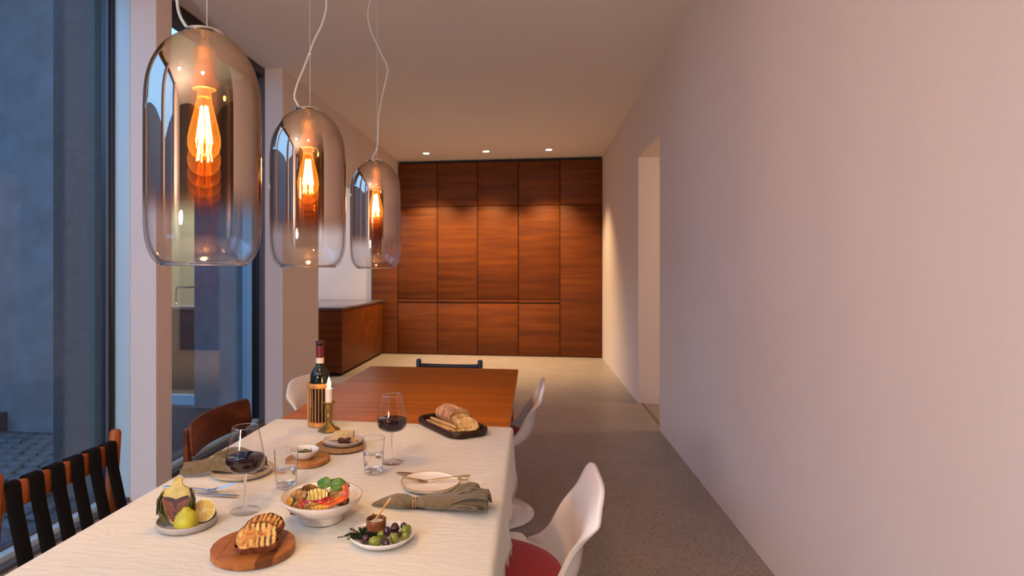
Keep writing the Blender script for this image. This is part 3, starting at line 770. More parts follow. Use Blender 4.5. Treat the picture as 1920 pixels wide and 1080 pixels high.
# ================================================================== PENDANT LAMPS
def make_pendant(x, y, label, cable, clip=None):
    t = thing('pendant_lamp', label, 'pendant lamp', (x, y, 1.330), 0, 'row of three glass pendant lamps')
    prof = [(0.0, .0), (.070, .0), (.082, .002), (.092, .010), (.100, .024), (.106, .044), (.109, .066), (.110, .095), (.110, .14), (.110, .20), (.110, .26), (.110, .315), (.1085, .345), (.105, .370), (.098, .394), (.087, .416), (.072, .436), (.054, .4505), (.040, .4585), (.034, .4610)]
    # refine
    P = []
    for i in range(len(prof)-1):
        for k in range(3): P.append((prof[i][0]+(prof[i+1][0]-prof[i][0])*k/3, prof[i][1]+(prof[i+1][1]-prof[i][1])*k/3))
    P.append(prof[-1])
    bm = BM(); add_lathe(bm, prof, 72, cap0=False, cap1=False)
    inner = [(max(0, r-.0035) if r > .001 else 0, z+(.0035 if z < .09 else (0 if z < .32 else -.0035))) for r, z in prof]
    o = mk('glass_shade', bm, M_shade, t, smooth=180, sub=1); o['label'] = 'glass shade, copper mirrored above and clear below'
    bm = BM(); add_lathe(bm, [(r-.004 if r > .001 else 0, z+.004) for r, z in prof[:14]], 72, cap0=False, cap1=False); mk('inner_wall', bm, M_glass, t, smooth=180, sub=1)
    bm = BM(); add_tube(bm, [(.0785*math.cos(2*PI*k/64), .0785*math.sin(2*PI*k/64), .0030) for k in range(65)], .0028, 8, caps=False); mk('base_rim', bm, M_glassthick, t, smooth=180)
    bm = BM(); add_lathe(bm, [(0, .456), (.036, .457), (.0385, .4615), (.037, .4655), (.030, .468), (0, .469)], 40); mk('top_cap', bm, M_chrome, t)
    bm = BM(); add_lathe(bm, [(.007, .457), (.010, .44), (.020, .432), (.0215, .425), (.0215, .362), (.0225, .360), (.0225, .352), (.019, .351)], 32); mk('socket', bm, M_copper, t)
    bb = [(.0135, .352), (.0135, .338), (.0155, .325), (.020, .305), (.0265, .280), (.031, .258), (.032, .244), (.0295, .230), (.022, .2185), (.011, .2125), (0, .211)]
    bm = BM(); add_lathe(bm, bb, 40, cap0=False); b = mk('bulb', bm, M_bulb, t, smooth=180, sub=1); b['label'] = 'amber pear-shaped filament bulb'
    bm = BM(); add_lathe(bm, [(.0128, .3515), (.0128, .339), (.0126, .336), (0, .336)], 24, cap0=False); mk('bulb_base', bm, plain('bulb_collar', (.9, .62, .28), rough=.3, metal=1), b)
    bm = BM()
    for k in range(6):
        a = 2*PI*k/6+.3
        r0, r1 = .0060, .0150
        add_tube(bm, [(r0*math.cos(a), r0*math.sin(a), .318), (r1*math.cos(a+.15), r1*math.sin(a+.15), .246)], .0009, 6)
    mk('filament', bm, M_filament, b)
    bm = BM(); add_tube(bm, [(0, 0, .337), (0, 0, .30), (0, 0, .245)], [.003, .0018, .0012], 8)
    for k in range(6):
        a = 2*PI*k/6+.45; add_tube(bm, [(0, 0, .246), (.0125*math.cos(a), .0125*math.sin(a), .2495)], .0005, 5)
    mk('filament_stem', bm, M_steel, b)
    H = ZC-1.330
    bm = BM(); add_tube(bm, [(.006, 0, .466), (.006, 0, H-.02)], .0009, 6); mk('suspension_wire', bm, M_cable, t)
    # cable: offsets along the row's cross direction
    bm = BM(); add_tube(bm, smooth_path([(dx, dy, dz) for dx, dy, dz in cable]+[(.03, 0, H-.02)], 6), .0032, 8); mk('cable', bm, M_cable, t)
    if clip:
        bm = BM(); add_box(bm, (.0065, -.001, clip), (.007, .006, .006), .001); mk('cable_clip', bm, M_cable, t)
    bm = BM(); add_lathe(bm, [(0, H-.03), (.05, H-.03), (.055, H-.025), (.055, H-.0005), (0, H-.0005)], 32); mk('ceiling_rose', bm, M_chrome, t)
    return t
make_pendant(-.650, 1.122, 'largest looking glass pendant lamp of the row, nearest the camera', [(-.022, 0, .464), (-.040, 0, .482), (-.054, 0, .508), (-.058, 0, .545), (-.054, 0, .62), (-.02, 0, .85), (.04, 0, 1.1), (-.02, 0, 1.4)])
make_pendant(-.657, 1.700, 'glass pendant lamp in the middle of the row of three', [(-.022, 0, .464), (-.034, 0, .485), (-.042, 0, .505), (-.032, 0, .545), (-.012, 0, .59), (.003, 0, .628), (.020, 0, .67), (.045, 0, .72), (.056, 0, .79), (.03, 0, .95), (-.05, 0, 1.2), (-.01, 0, 1.5)], .628)
make_pendant(-.673, 2.530, 'glass pendant lamp farthest from the camera, before the wooden cabinets', [(-.02, 0, .464), (-.008, 0, .49), (.003, 0, .512), (.010, 0, .56), (.014, 0, .66), (.028, 0, .74), (.050, 0, .83), (.050, 0, .87), (.018, 0, .94), (-.022, 0, 1.03), (-.035, 0, 1.1), (-.02, 0, 1.2), (.0, 0, 1.5)], .512)

# ================================================================== TABLEWARE
def wine_glass(x, y, label):
    t = thing('wine_glass', label, 'glass', (x, y, S), 0, 'tall glasses of red wine')
    bm = BM(); add_lathe(bm, [(0, .0005), (.0345, .0005), (.0358, .0014), (.0345, .0024), (.022, .0042), (.010, .007), (.0045, .012)], 48, cap1=False); mk('foot', bm, M_glass, t, smooth=60)
    bm = BM(); add_lathe(bm, [(.0045, .0115), (.0034, .02), (.0030, .05), (.0032, .078), (.0044, .088), (.0085, .0945)], 20, cap0=False, cap1=False); mk('stem', bm, M_glassthick, t, smooth=60)
    bowl = [(0, .0945), (.017, .0952), (.030, .0984), (.0392, .1045), (.0442, .1128), (.0460, .1225), (.0454, .1330), (.0432, .1470), (.0394, .1650), (.0346, .1860), (.0305, .2050)]
    bm = BM(); add_lathe(bm, bowl, 56, cap0=False, cap1=False); mk('bowl', bm, M_glass, t, smooth=180, sub=1)
    bm = BM(); add_tube(bm, [(.0304*math.cos(2*PI*k/40), .0304*math.sin(2*PI*k/40), .2051) for k in range(41)], .0008, 6, caps=False); mk('rim', bm, M_glassthick, t)
    wn_ = [(0, .0960), (.0166, .0967), (.0292, .0998), (.0382, .1056), (.0431, .1136), (.0449, .1226), (.0443, .1325)]
    bm = BM(); add_lathe(bm, wn_+[(.0438, .1328), (0, .1328)], 56, cap0=False, cap1=False); w = mk('wine', bm, M_wine, t, smooth=50); w['label'] = 'dark red wine'
    return t
wine_glass(-.692, 1.379, 'wine glass of dark red wine standing behind the half artichoke plate')
wine_glass(-.426, 1.794, 'wine glass of dark red wine between the bread tray and water')
def tumbler(x, y, label, lvl):
    t = thing('tumbler', label, 'glass', (x, y, S), 0, 'straight water tumblers')
    bm = BM(); add_lathe(bm, [(.0265, .006), (.0278, .02), (.0300, .055), (.0325, .098), (.0326, .1), (.0312, .1), (.031, .098), (.0287, .055), (.0266, .016)], 48, cap0=False, cap1=False); mk('wall', bm, M_glass, t, smooth=60)
    bm = BM(); add_lathe(bm, [(0, .0006), (.0225, .0006), (.0258, .003), (.0266, .008), (.0262, .0118), (.020, .0098), (0, .0092)], 48); mk('base', bm, M_glassthick, t, smooth=60)
    bm = BM(); add_tube(bm, [(.0319*math.cos(2*PI*k/40), .0319*math.sin(2*PI*k/40), .1) for k in range(41)], .0009, 6, caps=False); mk('rim', bm, M_glassthick, t)
    f = lambda z: .0258+(z-.012)*(.0283-.0258)/(.055-.012)
    bm = BM(); add_lathe(bm, [(0, .0102), (.019, .0106), (f(.014), .0134)]+[(f(z), z) for z in (.02, .03, .04, lvl-.001)]+[(f(lvl)+.0004, lvl), (f(lvl)-.0015, lvl-.0008), (0, lvl-.001)], 48); mk('water', bm, M_water, t, smooth=50)
    return t
tumbler(-.662, 1.553, 'water tumbler in front of the small caper bowl', .050)
tumbler(-.458, 1.697, 'water tumbler beside the farther wine glass', .055)

def plate(name, label, x, y, prof, mat, sx=1, sy=1, rz=0, rim=None, wob=None, cat='plate'):
    t = thing(name, label, cat, (x, y, S), rz)
    bm = BM(); add_lathe(bm, prof, 64, sx=sx, sy=sy, cap1=False, wob=wob); mk('dish', bm, mat, t, smooth=50)
    if rim:
        r, z, rr, m = rim
        bm = BM(); add_tube(bm, [(r*(wob(2*PI*k/64, z) if wob else 1)*math.cos(2*PI*k/64)*sx, r*(wob(2*PI*k/64, z) if wob else 1)*math.sin(2*PI*k/64)*sy, z) for k in range(65)], rr, 6, caps=False)
        o = mk('glazed_rim', bm, m, t); o['label'] = 'brown glazed rim'
    return t
# ---- big bowl of grilled vegetables
BX, BY = -.492, 1.362
t = plate('serving_bowl', 'white footed bowl full of grilled vegetables and basil', BX, BY, [(0, .0005), (.047, .0005), (.049, .003), (.0475, .012), (.0505, .018), (.066, .026), (.081, .036), (.0905, .047), (.0935, .0555), (.0928, .057), (.0908, .056), (.086, .047), (.074, .037), (.055, .029), (.03, .0255), (0, .025)], M_ceramic, rim=(.0925, .0568, .0010, plain('tan_rim', (.45, .33, .22), rough=.4)), cat='bowl')
BZ = S
def slab(name, outline, th, face, skin, label, cat, loc, rot, group, bend=0, jit=.0012, seed=1):
    """a cut slice: rim of skin with a separate cut face on both sides"""
    t = thing(name, label, cat, loc, 0, group); t.rotation_euler = rot
    bm = BM(); add_prism(bm, outline, -th/2, th/2, th*.25)
    for v in bm.verts: v.co.z += bend*v.co.x**2*100*.1
    jitter(bm, jit, 60, seed); mk('skin', bm, skin, t, smooth=60)
    bm = BM()
    ins = [(x*.93, y*.93) for x, y in outline]
    cx = sum(p[0] for p in ins)/len(ins); cyy = sum(p[1] for p in ins)/len(ins)
    rings = []
    for q in (1, .72, .4):
        rings.append([bm.verts.new((cx+(x-cx)*q, cyy+(y-cyy)*q, th/2+.0012+.0006*(1-q))) for x, y in ins])
    c = bm.verts.new((cx, cyy, th/2+.0018)); n = len(ins)
    low = [bm.verts.new((x, y, th/2-.002)) for x, y in ins]
    for A, B in [(low, rings[0]), (rings[0], rings[1]), (rings[1], rings[2])]:
        for k in range(n): bm.faces.new((A[k], A[(k+1) % n], B[(k+1) % n], B[k]))
    for k in range(n): bm.faces.new((rings[2][k], rings[2][(k+1) % n], c))
    for v in bm.verts: v.co.z += bend*v.co.x**2*100*.1
    jitter(bm, jit*.8, 90, seed+3); mk('cut_face', bm, face, t, smooth=60)
    return t
def oval(a, b, n=28, sq=2.2, w=0, seed=0):
    return [(a*math.copysign(abs(math.cos(2*PI*k/n))**(2/sq), math.cos(2*PI*k/n))*(1+w*noise.noise(Vector((math.cos(2*PI*k/n)*2+seed, math.sin(2*PI*k/n)*2, 0)))), b*math.copysign(abs(math.sin(2*PI*k/n))**(2/sq), math.sin(2*PI*k/n))*(1+w*noise.noise(Vector((math.sin(2*PI*k/n)*2, seed, 3))))) for k in range(n)]
D = math.radians
slab('zucchini_slice', oval(.029, .018, w=.1), .006, M_zuc, M_zskin, 'pale grilled zucchini slice with dark bars under the basil', 'vegetable', (BX-.008, BY-.018, BZ+.059), (D(52), D(-6), D(20)), 'grilled vegetables in the bowl')
slab('zucchini_slice', oval(.017, .0095, w=.1), .005, M_zuc2, M_zskin, 'small yellow grilled zucchini slice right of the red pepper curl', 'vegetable', (BX+.030, BY-.022, BZ+.050), (D(52), D(8), D(70)), 'grilled vegetables in the bowl')
slab('zucchini_slice', oval(.024, .011, w=.1), .005, M_zuc2, M_zskin, 'zucchini strip skin side out at the left edge of bowl', 'vegetable', (BX-.066, BY-.030, BZ+.046), (D(70), D(-24), D(-42)), 'grilled vegetables in the bowl')
slab('zucchini_slice', oval(.022, .006, w=.1), .004, M_zuc2, M_zskin, 'thin zucchini strip at the front edge of bowl', 'vegetable', (BX+.016, BY-.058, BZ+.048), (D(38), D(0), D(16)), 'grilled vegetables in the bowl')
slab('aubergine_slice', oval(.027, .020, w=.15), .007, M_aubf, M_aub, 'round grilled aubergine slice at the left of bowl', 'vegetable', (BX-.050, BY-.018, BZ+.054), (D(50), D(-14), D(-18)), 'grilled vegetables in the bowl')
slab('aubergine_slice', oval(.026, .016, w=.2, seed=4), .008, M_aubf, M_aub, 'folded brown aubergine piece behind the round aubergine slice', 'vegetable', (BX-.030, BY+.006, BZ+.060), (D(60), D(20), D(50)), 'grilled vegetables in the bowl', bend=.5)
slab('aubergine_slice', oval(.022, .013, w=.2, seed=2), .008, M_aubf, M_aub, 'dark aubergine piece under the front red pepper', 'vegetable', (BX-.004, BY-.052, BZ+.044), (D(36), 0, D(10)), 'grilled vegetables in the bowl')
slab('aubergine_slice', oval(.027, .016, w=.2, seed=7), .008, M_aubf, M_aub, 'dark aubergine piece tucked beneath the right basil leaf', 'vegetable', (BX+.042, BY-.006, BZ+.054), (D(40), D(10), D(-20)), 'grilled vegetables in the bowl')
slab('aubergine_slice', oval(.020, .012, w=.2, seed=9), .007, M_aubf, M_aub, 'small golden aubergine piece at the front left of bowl', 'vegetable', (BX-.042, BY-.046, BZ+.043), (D(46), D(-30), D(60)), 'grilled vegetables in the bowl')
def pepper(label, path, w, mat, up=(0, 0, 1), curl=.004):
    bm = BM(); P = smooth_path(path, 6); n = len(P)
    def fn(u, v):
        q = v*(n-1); i = min(int(q), n-2); p = P[i].lerp(P[i+1], q-i); d = (P[i+1]-P[i]).normalized()
        s = d.cross(Vector(up)).normalized(); nn = s.cross(d)
        k = (u-.5)*2; ww = w*(1-.35*abs(v*2-1)**3)
        return p+s*(k*ww)+nn*(curl*(k*k)+.002*noise.noise(p*90+Vector((k, 0, 0))))
    add_sheet(bm, fn, 8, n)
    o = mk('pepper_strip', bm, mat, smooth=180, solid=.003, off=0)
    return tag(o, label, 'vegetable', 'roast pepper strips in the bowl')
b0 = Vector((BX, BY, BZ))
pepper('glossy dark red pepper curl under the pale zucchini slice', [b0+Vector(p) for p in ((-.035, -.040, .052), (-.018, -.047, .049), (.004, -.044, .051), (.022, -.034, .055), (.030, -.024, .058))], .0085, M_pepper, up=(0, -.7, .7))
pepper('orange red pepper strip lying along the right front of bowl', [b0+Vector(p) for p in ((.020, -.056, .046), (.036, -.045, .050), (.054, -.030, .056), (.066, -.020, .060))], .010, M_pepper2, up=(-.3, -.5, .8))
pepper('orange red pepper piece standing at the right of basil', [b0+Vector(p) for p in ((.064, -.022, .054), (.062, -.008, .064), (.056, .004, .074), (.052, .010, .080))], .013, M_pepper2, up=(-.4, -.9, .1))
pepper('bright red pepper tip showing behind the basil leaves', [b0+Vector(p) for p in ((.002, .036, .076), (.012, .028, .074), (.024, .020, .068), (.036, .010, .058))], .007, M_pepper2, up=(0, -.5, .8))
pepper('narrow red pepper strip at the front left of bowl', [b0+Vector(p) for p in ((-.040, -.032, .054), (-.034, -.044, .049), (-.024, -.054, .045))], .006, M_pepper2, up=(-.3, -.5, .8))
bm = BM(); add_lathe(bm, [(0, -.009), (.006, -.0075), (.0095, -.002), (.0095, .003), (.006, .0078), (0, .009)], 20); jitter(bm, .0015, 120)
tag(mk('cherry_tomato', bm, M_tomato, loc=(BX-.022, BY+.014, BZ+.056), smooth=180), 'small shiny red tomato half hidden left of basil', 'vegetable')
bs = thing('basil_sprig', 'fresh basil sprig with two big green leaves on top of vegetables', 'herb', (BX+.012, BY+.006, BZ+.070))
def leaf(L, Wd, tip, rot, loc, cup=.25):
    bm = BM()
    def fn(u, v):
        s = u*2-1; w = Wd*math.sin(PI*min(1, v**.75*.98+.01))**.8
        x = s*w; y = v*L
        return Vector((x, y, cup*abs(x)*.6+.004*math.sin(v*PI)-.0025*(1-min(1, abs(s)*3))+.0010*math.sin(v*15)*abs(s)-tip*v*v))
    add_sheet(bm, fn, 12, 18); o = mk('leaf', bm, M_basil, bs, smooth=180, solid=.0006, loc=loc, rot=rot); return o
leaf(.038, .0150, .004, (D(12), D(-42), D(70)), (.004, .008, .004))
leaf(.046, .0165, .008, (D(6), D(40), D(-80)), (.004, .004, .005))
leaf(.022, .009, .003, (D(30), D(-10), D(-10)), (.004, .010, .004))
bm = BM(); add_tube(bm, [(.008, .006, .004), (.006, .004, -.004), (.004, 0, -.018)], .0012, 6); mk('stem', bm, M_basil, bs)

# ---- round board with two grilled bread slices
t = thing('serving_board', 'round acacia board under two slices of grilled bread', 'board', (-.577, 1.186, S), D(8))
R = .0845
cuts = [-R, -.052, -.012, .028, .058, R]
for i in range(5):
    a, b = cuts[i], cuts[i+1]; out = []
    N = 14
    for k in range(N+1):
        x = a+(b-a)*k/N; out.append((x*.998, -math.sqrt(max(R*R-x*x, 1e-8))))
    for k in range(N, -1, -1):
        x = a+(b-a)*k/N; out.append((x*.998, math.sqrt(max(R*R-x*x, 1e-8))))
    o2 = []
    for p in out:
        if not o2 or (abs(p[0]-o2[-1][0])+abs(p[1]-o2[-1][1])) > 2e-4: o2.append(p)
    bm = BM(); add_prism(bm, o2, 0.0003, .0135, .0011 if i not in (0, 4) else .0008)
    # shallow dish: raised lip at the edge
    mk('plank', bm, M_board2 if i == 3 else M_board, t, smooth=30)
def bread_outline(w, h, n=36, seed=0):
    pts = []
    for k in range(n):
        a = 2*PI*k/n
        x = math.cos(a); y = math.sin(a)
        sq = 4.0 if y < 0 else 2.4
        px = w*math.copysign(abs(x)**(2/sq), x); py = h*math.copysign(abs(y)**(2/sq), y)
        if y > 0: px *= 1-.16*y*y
        if y > .2 and x > 0: py *= 1-.22*x
        f = 1+.09*noise.noise(Vector((x*1.7+seed, y*1.7, seed*2.1)))
        pts.append((px*f, py*f))
    return pts
def bread_slice(label, w, h, th, loc, rot, face, crust, group=None, seed=0, holes=(), cat='bread'):
    t = thing('bread_slice', label, cat, loc, 0, group); t.rotation_euler = rot
    out = bread_outline(w, h, 40, seed)
    bm = BM(); add_prism(bm, out, -th/2, th/2, th*.22)
    bmesh.ops.delete(bm, geom=[f for f in bm.faces if len(f.verts) > 8], context='FACES_ONLY'); jitter(bm, .0016, 55, seed); mk('crust', bm, crust, t, smooth=60)
    for side in (1, -1):
        bm = BM(); n = len(out)
        rings = []
        qs = [1, .97]+[.97*(1-i/13) for i in range(1, 13)]
        for qi, q in enumerate(qs):
            rg = []
            for (x, y) in out:
                X, Y = x*.945*q, y*.945*q
                z = th/2+(.0008 if qi else -.002)
                if qi:
                    z += .0016*noise.noise(Vector((X*75, Y*75, seed+side)))+.0008*noise.noise(Vector((X*170, Y*170, seed)))
                    for hx, hy, hr, hd in holes:
                        d = math.hypot(X-hx, Y-hy)/hr
                        if d < 1: z -= hd*(1-d*d)
                rg.append(bm.verts.new((X, Y, side*z)))
            rings.append(rg)
        c = bm.verts.new((0, 0, side*(th/2+.001)))
        for A, B in zip(rings, rings[1:]):
            for k in range(n): bm.faces.new((A[k], A[(k+1) % n], B[(k+1) % n], B[k]))
        for k in range(n): bm.faces.new((rings[-1][k], rings[-1][(k+1) % n], c))
        mk('crumb', bm, face, t, smooth=70)
    return t
BB = S+.0137
bread_slice('grilled bread slice leaning behind the front one on the round board', .044, .031, .014, (-.566, 1.213, BB+.0265), (D(24), D(-8), D(-4)), M_toast2, M_crust, 'grilled bread slices on the round board', 3, holes=((.012, .004, .006, .003),))
bread_slice('grilled bread slice in front, with big hole and pale crumb, on the round board', .044, .033, .017, (-.560, 1.172, BB+.0215), (D(27), D(-3), D(19)), M_toast, M_crust, 'grilled bread slices on the round board', 5, holes=((.010, .006, .011, .008), (-.030, -.014, .009, .007), (.024, .012, .006, .004), (-.006, .014, .006, .004)))

# ---- artichoke plate
AX, AY = -.789, 1.289
plate('side_plate', 'grey rimmed plate holding half an artichoke and cut lemon', AX, AY, [(0, .0005), (.060, .0005), (.0635, .003), (.0655, .014), (.0648, .0155), (.063, .0152), (.0605, .0065), (.056, .0045), (0, .004)], M_stone)
AZ = S+.0045
t = thing('artichoke_half', 'halved artichoke standing on its tip with purple cut face', 'artichoke', (AX-.020, AY-.010, AZ+.0505), D(8)); t.rotation_euler = (D(-16), 0, D(14)); t.scale = (1.12, 1.12, 1.06)
# local: cut face looks to -Y, Z up, tip at z=-.046, stem top at z=+.050
def art_half(bm, prof, y0=0, depth=.85, n=18):
    rows = []
    for (r, z) in prof:
        rows.append([bm.verts.new((r*math.cos(PI*k/n), y0+r*depth*math.sin(PI*k/n), z)) for k in range(n+1)])
    for A, B in zip(rows, rows[1:]):
        for k in range(n): bm.faces.new((A[k], A[k+1], B[k+1], B[k]))
        bm.faces.new((A[n], A[0], B[0], B[n]))
aprof = [(.004, -.046), (.010, -.040), (.018, -.026), (.026, -.010), (.032, .004), (.034, .014), (.031, .022), (.022, .028), (.012, .033), (.0085, .038), (.0090, .049), (.0092, .050)]
bm = BM(); art_half(bm, aprof); mk('core', bm, M_heart, t, smooth=60)
bm = BM(); add_prism(bm, [(-.0085, .046), (-.0082, .037), (-.012, .031), (-.024, .026), (-.031, .018), (-.030, .012), (-.018, .011), (-.008, .008), (0, .004), (.008, .008), (.018, .012), (.030, .013), (.031, .019), (.024, .026), (.012, .031), (.0082, .037), (.0085, .047)][::-1], 0, .003, .0008, M=Tr(0, -.0005, 0) @ Rx(PI/2)); mk('heart', bm, M_heart, t)
bm = BM(); add_prism(bm, [(0, .0035), (-.010, .0085), (-.020, .011), (-.027, .006), (-.020, -.012), (-.010, -.030), (-.002, -.042), (.004, -.042), (.011, -.030), (.021, -.012), (.027, .007), (.020, .011), (.010, .0085)], 0, .0022, .0006, M=Tr(0, -.0005, 0) @ Rx(PI/2)); mk('choke', bm, M_choke, t)
bm = BM()
for i in range(6):
    q = 1-.15*i
    x0, z0, zt = .0275*q+.0012, .008-.002*i, -.041+.0055*i
    pts = [(-x0, -.0030, z0), (-x0*.80, -.0036, z0-.012*q), (-x0*.45, -.0038, zt+.014*q), (0, -.004, zt), (x0*.45, -.0038, zt+.014*q), (x0*.80, -.0036, z0-.012*q), (x0, -.0030, z0)]
    add_tube(bm, smooth_path(pts, 5), .00085 if i % 2 else .0011, 6)
mk('inner_bracts', bm, M_layer, t)
bm = BM()
for sx in (-1, 1):
    for i in range(5):
        w = .0285+.0022*i; zt = .017-.0035*i
        pts = [(sx*(w-.003), -.0016, zt+.008), (sx*w, -.0020, zt), (sx*(w-.002), -.0022, zt-.016), (sx*(w-.010), -.0022, zt-.036), (sx*(w-.019), -.0020, zt-.052)]
        add_tube(bm, smooth_path(pts, 5), [.0006]+[.0013]*19+[.0004], 6)
mk('outer_bract_edges', bm, M_art, t)
bm = BM()
for sx in (-1, 1):
    for i in range(4):
        w = .0270+.0024*i; zt = .014-.0035*i
        pts = [(sx*(w-.002), -.0014, zt+.006), (sx*w, -.0021, zt-.002), (sx*(w-.002), -.0023, zt-.016), (sx*(w-.010), -.0023, zt-.034)]
        add_tube(bm, smooth_path(pts, 5), [.0005]+[.0007]*14+[.0003], 5)
mk('pale_bract_edges', bm, M_heart, t)
def bract(bm, a, z0, L, w, r0, lean, curl):
    ca, sa = math.cos(a), math.sin(a)
    def fn(u, v):
        s = u*2-1; ww = w*math.sin(PI*(.12+.88*v)**.7)**.7 if v < 1 else 0.0005
        ww = w*(1-v**2.2)**.6*(.55+.45*min(1, v*3))+.0006
        r = r0+lean*v+.006*math.sin(v*PI)*1+curl*v*v
        tx = s*ww
        z = z0-L*v
        rr = r-.25*abs(tx)
        return Vector((rr*ca-tx*sa, (rr*sa+tx*ca)*.88+.001, z))
    add_sheet(bm, fn, 6, 8)
bi = 0
for lay, (z0, r0, lean, L, nn) in enumerate(((.024, .027, .004, .050, 7), (.018, .031, -.004, .052, 7), (.008, .030, -.014, .046, 6))):
    for k in range(nn):
        a = D(2)+(PI-D(4))*((k+.5*(lay % 2)*0+.0)/(nn-1))
        bm = BM(); bract(bm, a+random.uniform(-.05, .05), z0+random.uniform(-.002, .002), L*random.uniform(.9, 1.05), .0125, r0, lean, .006 if lay == 0 else 0)
        mk('bract', bm, M_art if (lay+k) % 3 else M_artp, t, smooth=180, solid=.0012, off=0)
def lemon_half(label, loc, rot, rind, nip=True, sc=1):
    t = thing('lemon_half', label, 'lemon', loc, 0, 'lemon halves on the artichoke plate'); t.rotation_euler = rot; t.scale = (sc, sc, sc)
    prof = [(.0262, 0), (.0266, .006), (.0262, .013), (.0235, .022), (.0185, .0295), (.0130, .0345), (.0098, .0375), (.0085, .0405), (.0060, .0425), (0, .0415)]
    bm = BM(); add_lathe(bm, prof, 36, cap0=False); jitter(bm, .0010, 90, 2); mk('rind', bm, rind, t, smooth=180)
    bm = BM(); add_lathe(bm, [(.0262, 0), (.0255, -.0006), (0, -.0006)], 36, cap0=False, cap1=False); mk('pith', bm, M_pith, t)
    bm = BM()
    for k in range(9):
        a0, a1 = 2*PI*k/9+.028, 2*PI*(k+1)/9-.028
        pts = [(.0035*math.cos((a0+a1)/2), .0035*math.sin((a0+a1)/2))]+[(.0232*math.cos(a0+(a1-a0)*j/5), .0232*math.sin(a0+(a1-a0)*j/5)) for j in range(6)]
        add_prism(bm, pts, -.0016, -.0004)
    mk('pulp', bm, M_pulp, t, smooth=0)
    bm = BM(); add_lathe(bm, [(0, .0414), (.0016, .0415), (.0018, .0432), (0, .0436)], 8); mk('stem_scar', bm, M_thymestem, t)
    return t
lemon_half('lemon half standing on its cut side, pointed green-yellow end up', (AX+.014, AY-.026, AZ+.0022), (D(0), D(0), 0), M_lemon2)
lemon_half('lemon half tipped up to show its round cut face', (AX+.034, AY+.012, AZ+.0245), (D(-122), D(0), D(24)), M_lemon, sc=.96)

# ---- cutlery
def knife(label, loc, rz, mat, L=.21, tilt=0, group=None):
    t = thing('table_knife', label, 'knife', loc, 0, group); t.rotation_euler = (0, tilt, rz)
    h = L*.47
    bm = BM(); add_tube(bm, [(-L/2, 0, .003), (-L/2+.002, 0, .003), (-L/2+h*.6, 0, .003), (-L/2+h, 0, .003)], [.0032, .0045, .0042, .0034], 12, flat=(1, .62), up=(0, 0, 1)); mk('handle', bm, mat, t)
    out = [(-L/2+h-.002, -.0032), (-L/2+h+.012, -.0075), (L/2-.03, -.0085), (L/2-.008, -.006), (L/2, .001), (L/2-.01, .0045), (-L/2+h+.01, .0042), (-L/2+h-.002, .0032)]
    bm = BM(); add_prism(bm, out, .0022, .0038, .0004); mk('blade', bm, mat, t)
    return t
def fork(label, loc, rz, mat, L=.20, tilt=0, group=None, roll=0):
    t = thing('table_fork', label, 'fork', loc, 0, group); t.rotation_euler = (roll, tilt, rz)
    z = lambda x: .003+(.015*max(0, (x-.012)/.08)**1.8)-.004*math.exp(-((x-.035)/.02)**2)+.0035
    xs = [-L/2, -L/2+.003, -.04, 0, .018, .026]
    bm = BM(); add_tube(bm, [(x, 0, z(x)-.002) for x in xs], [.0035, .0048, .0044, .0036, .0034, .0048], 12, flat=(1, .7), up=(0, 0, 1)); mk('handle', bm, mat, t)
    def fn(u, v):
        x = .022+v*.030; w = .0042+.0062*min(1, v*1.6)**.8
        s = u*2-1; return Vector((x, s*w, z(x)-.0015*(1-s*s)))
    bm = BM(); add_sheet(bm, fn, 8, 8); mk('head', bm, mat, t, smooth=180, solid=.0016, off=0)
    for k in range(4):
        y = -.0084+.0056*k
        bm = BM(); add_tube(bm, [(x, y*(1-.04*j), z(x)) for j, x in enumerate((.050, .065, .08, L/2-.002, L/2))], [.0016, .0015, .0014, .0011, .0005], 8, flat=(1, .6), up=(0, 0, 1)); mk('tine', bm, mat, t)
    return t
fork('silver fork lying behind the half artichoke, above a knife', (-.876, 1.490, S), D(-1), M_steel, L=.205)
knife('silver knife lying behind the half artichoke, below a fork', (-.856, 1.464, S), D(.5), M_steel, L=.212)

# ---- left plate with loose napkin
wobf = lambda a, z: 1+.012*math.sin(3*a+1)+.008*math.sin(5*a)
plate('dinner_plate', 'cream handmade plate under a loose olive napkin', -.832, 1.640, [(0, .0005), (.070, .0005), (.078, .003), (.0855, .011), (.0862, .0130), (.0845, .0135), (.079, .008), (.07, .006), (0, .0055)], M_cream, wob=wobf, rim=(.0853, .0133, .0013, M_rim))
def ribbon(name, path, w0, w1, mat, label, cat, amp, seed, z0, thick=.0022, nu=22, nv=60, lift=None):
    P = smooth_path(path, 8); n = len(P)
    def fn(u, v):
        q = v*(n-1); i = min(int(q), n-2); p = P[i].lerp(P[i+1], q-i)
        d = (P[i+1]-P[i]); d.z = 0; d.normalize(); s = Vector((-d.y, d.x, 0))
        k = u*2-1; w = w0+(w1-w0)*v
        f = noise.noise(Vector((k*1.6+seed, v*3.1, seed*.7)))
        zz = p.z+amp*(.5+.5*math.sin(k*4.4+2.5*f+seed+v*2))*(1-.55*abs(k))+.003*noise.noise(Vector((k*5, v*9, seed)))
        return Vector((p.x+s.x*k*w, p.y+s.y*k*w, max(z0, zz-.006*abs(k)**3)))
    bm = BM(); add_sheet(bm, fn, nu, nv)
    return bm
t = thing('linen_napkin', 'loose olive linen napkin heaped on the cream plate', 'napkin', (0, 0, 0))
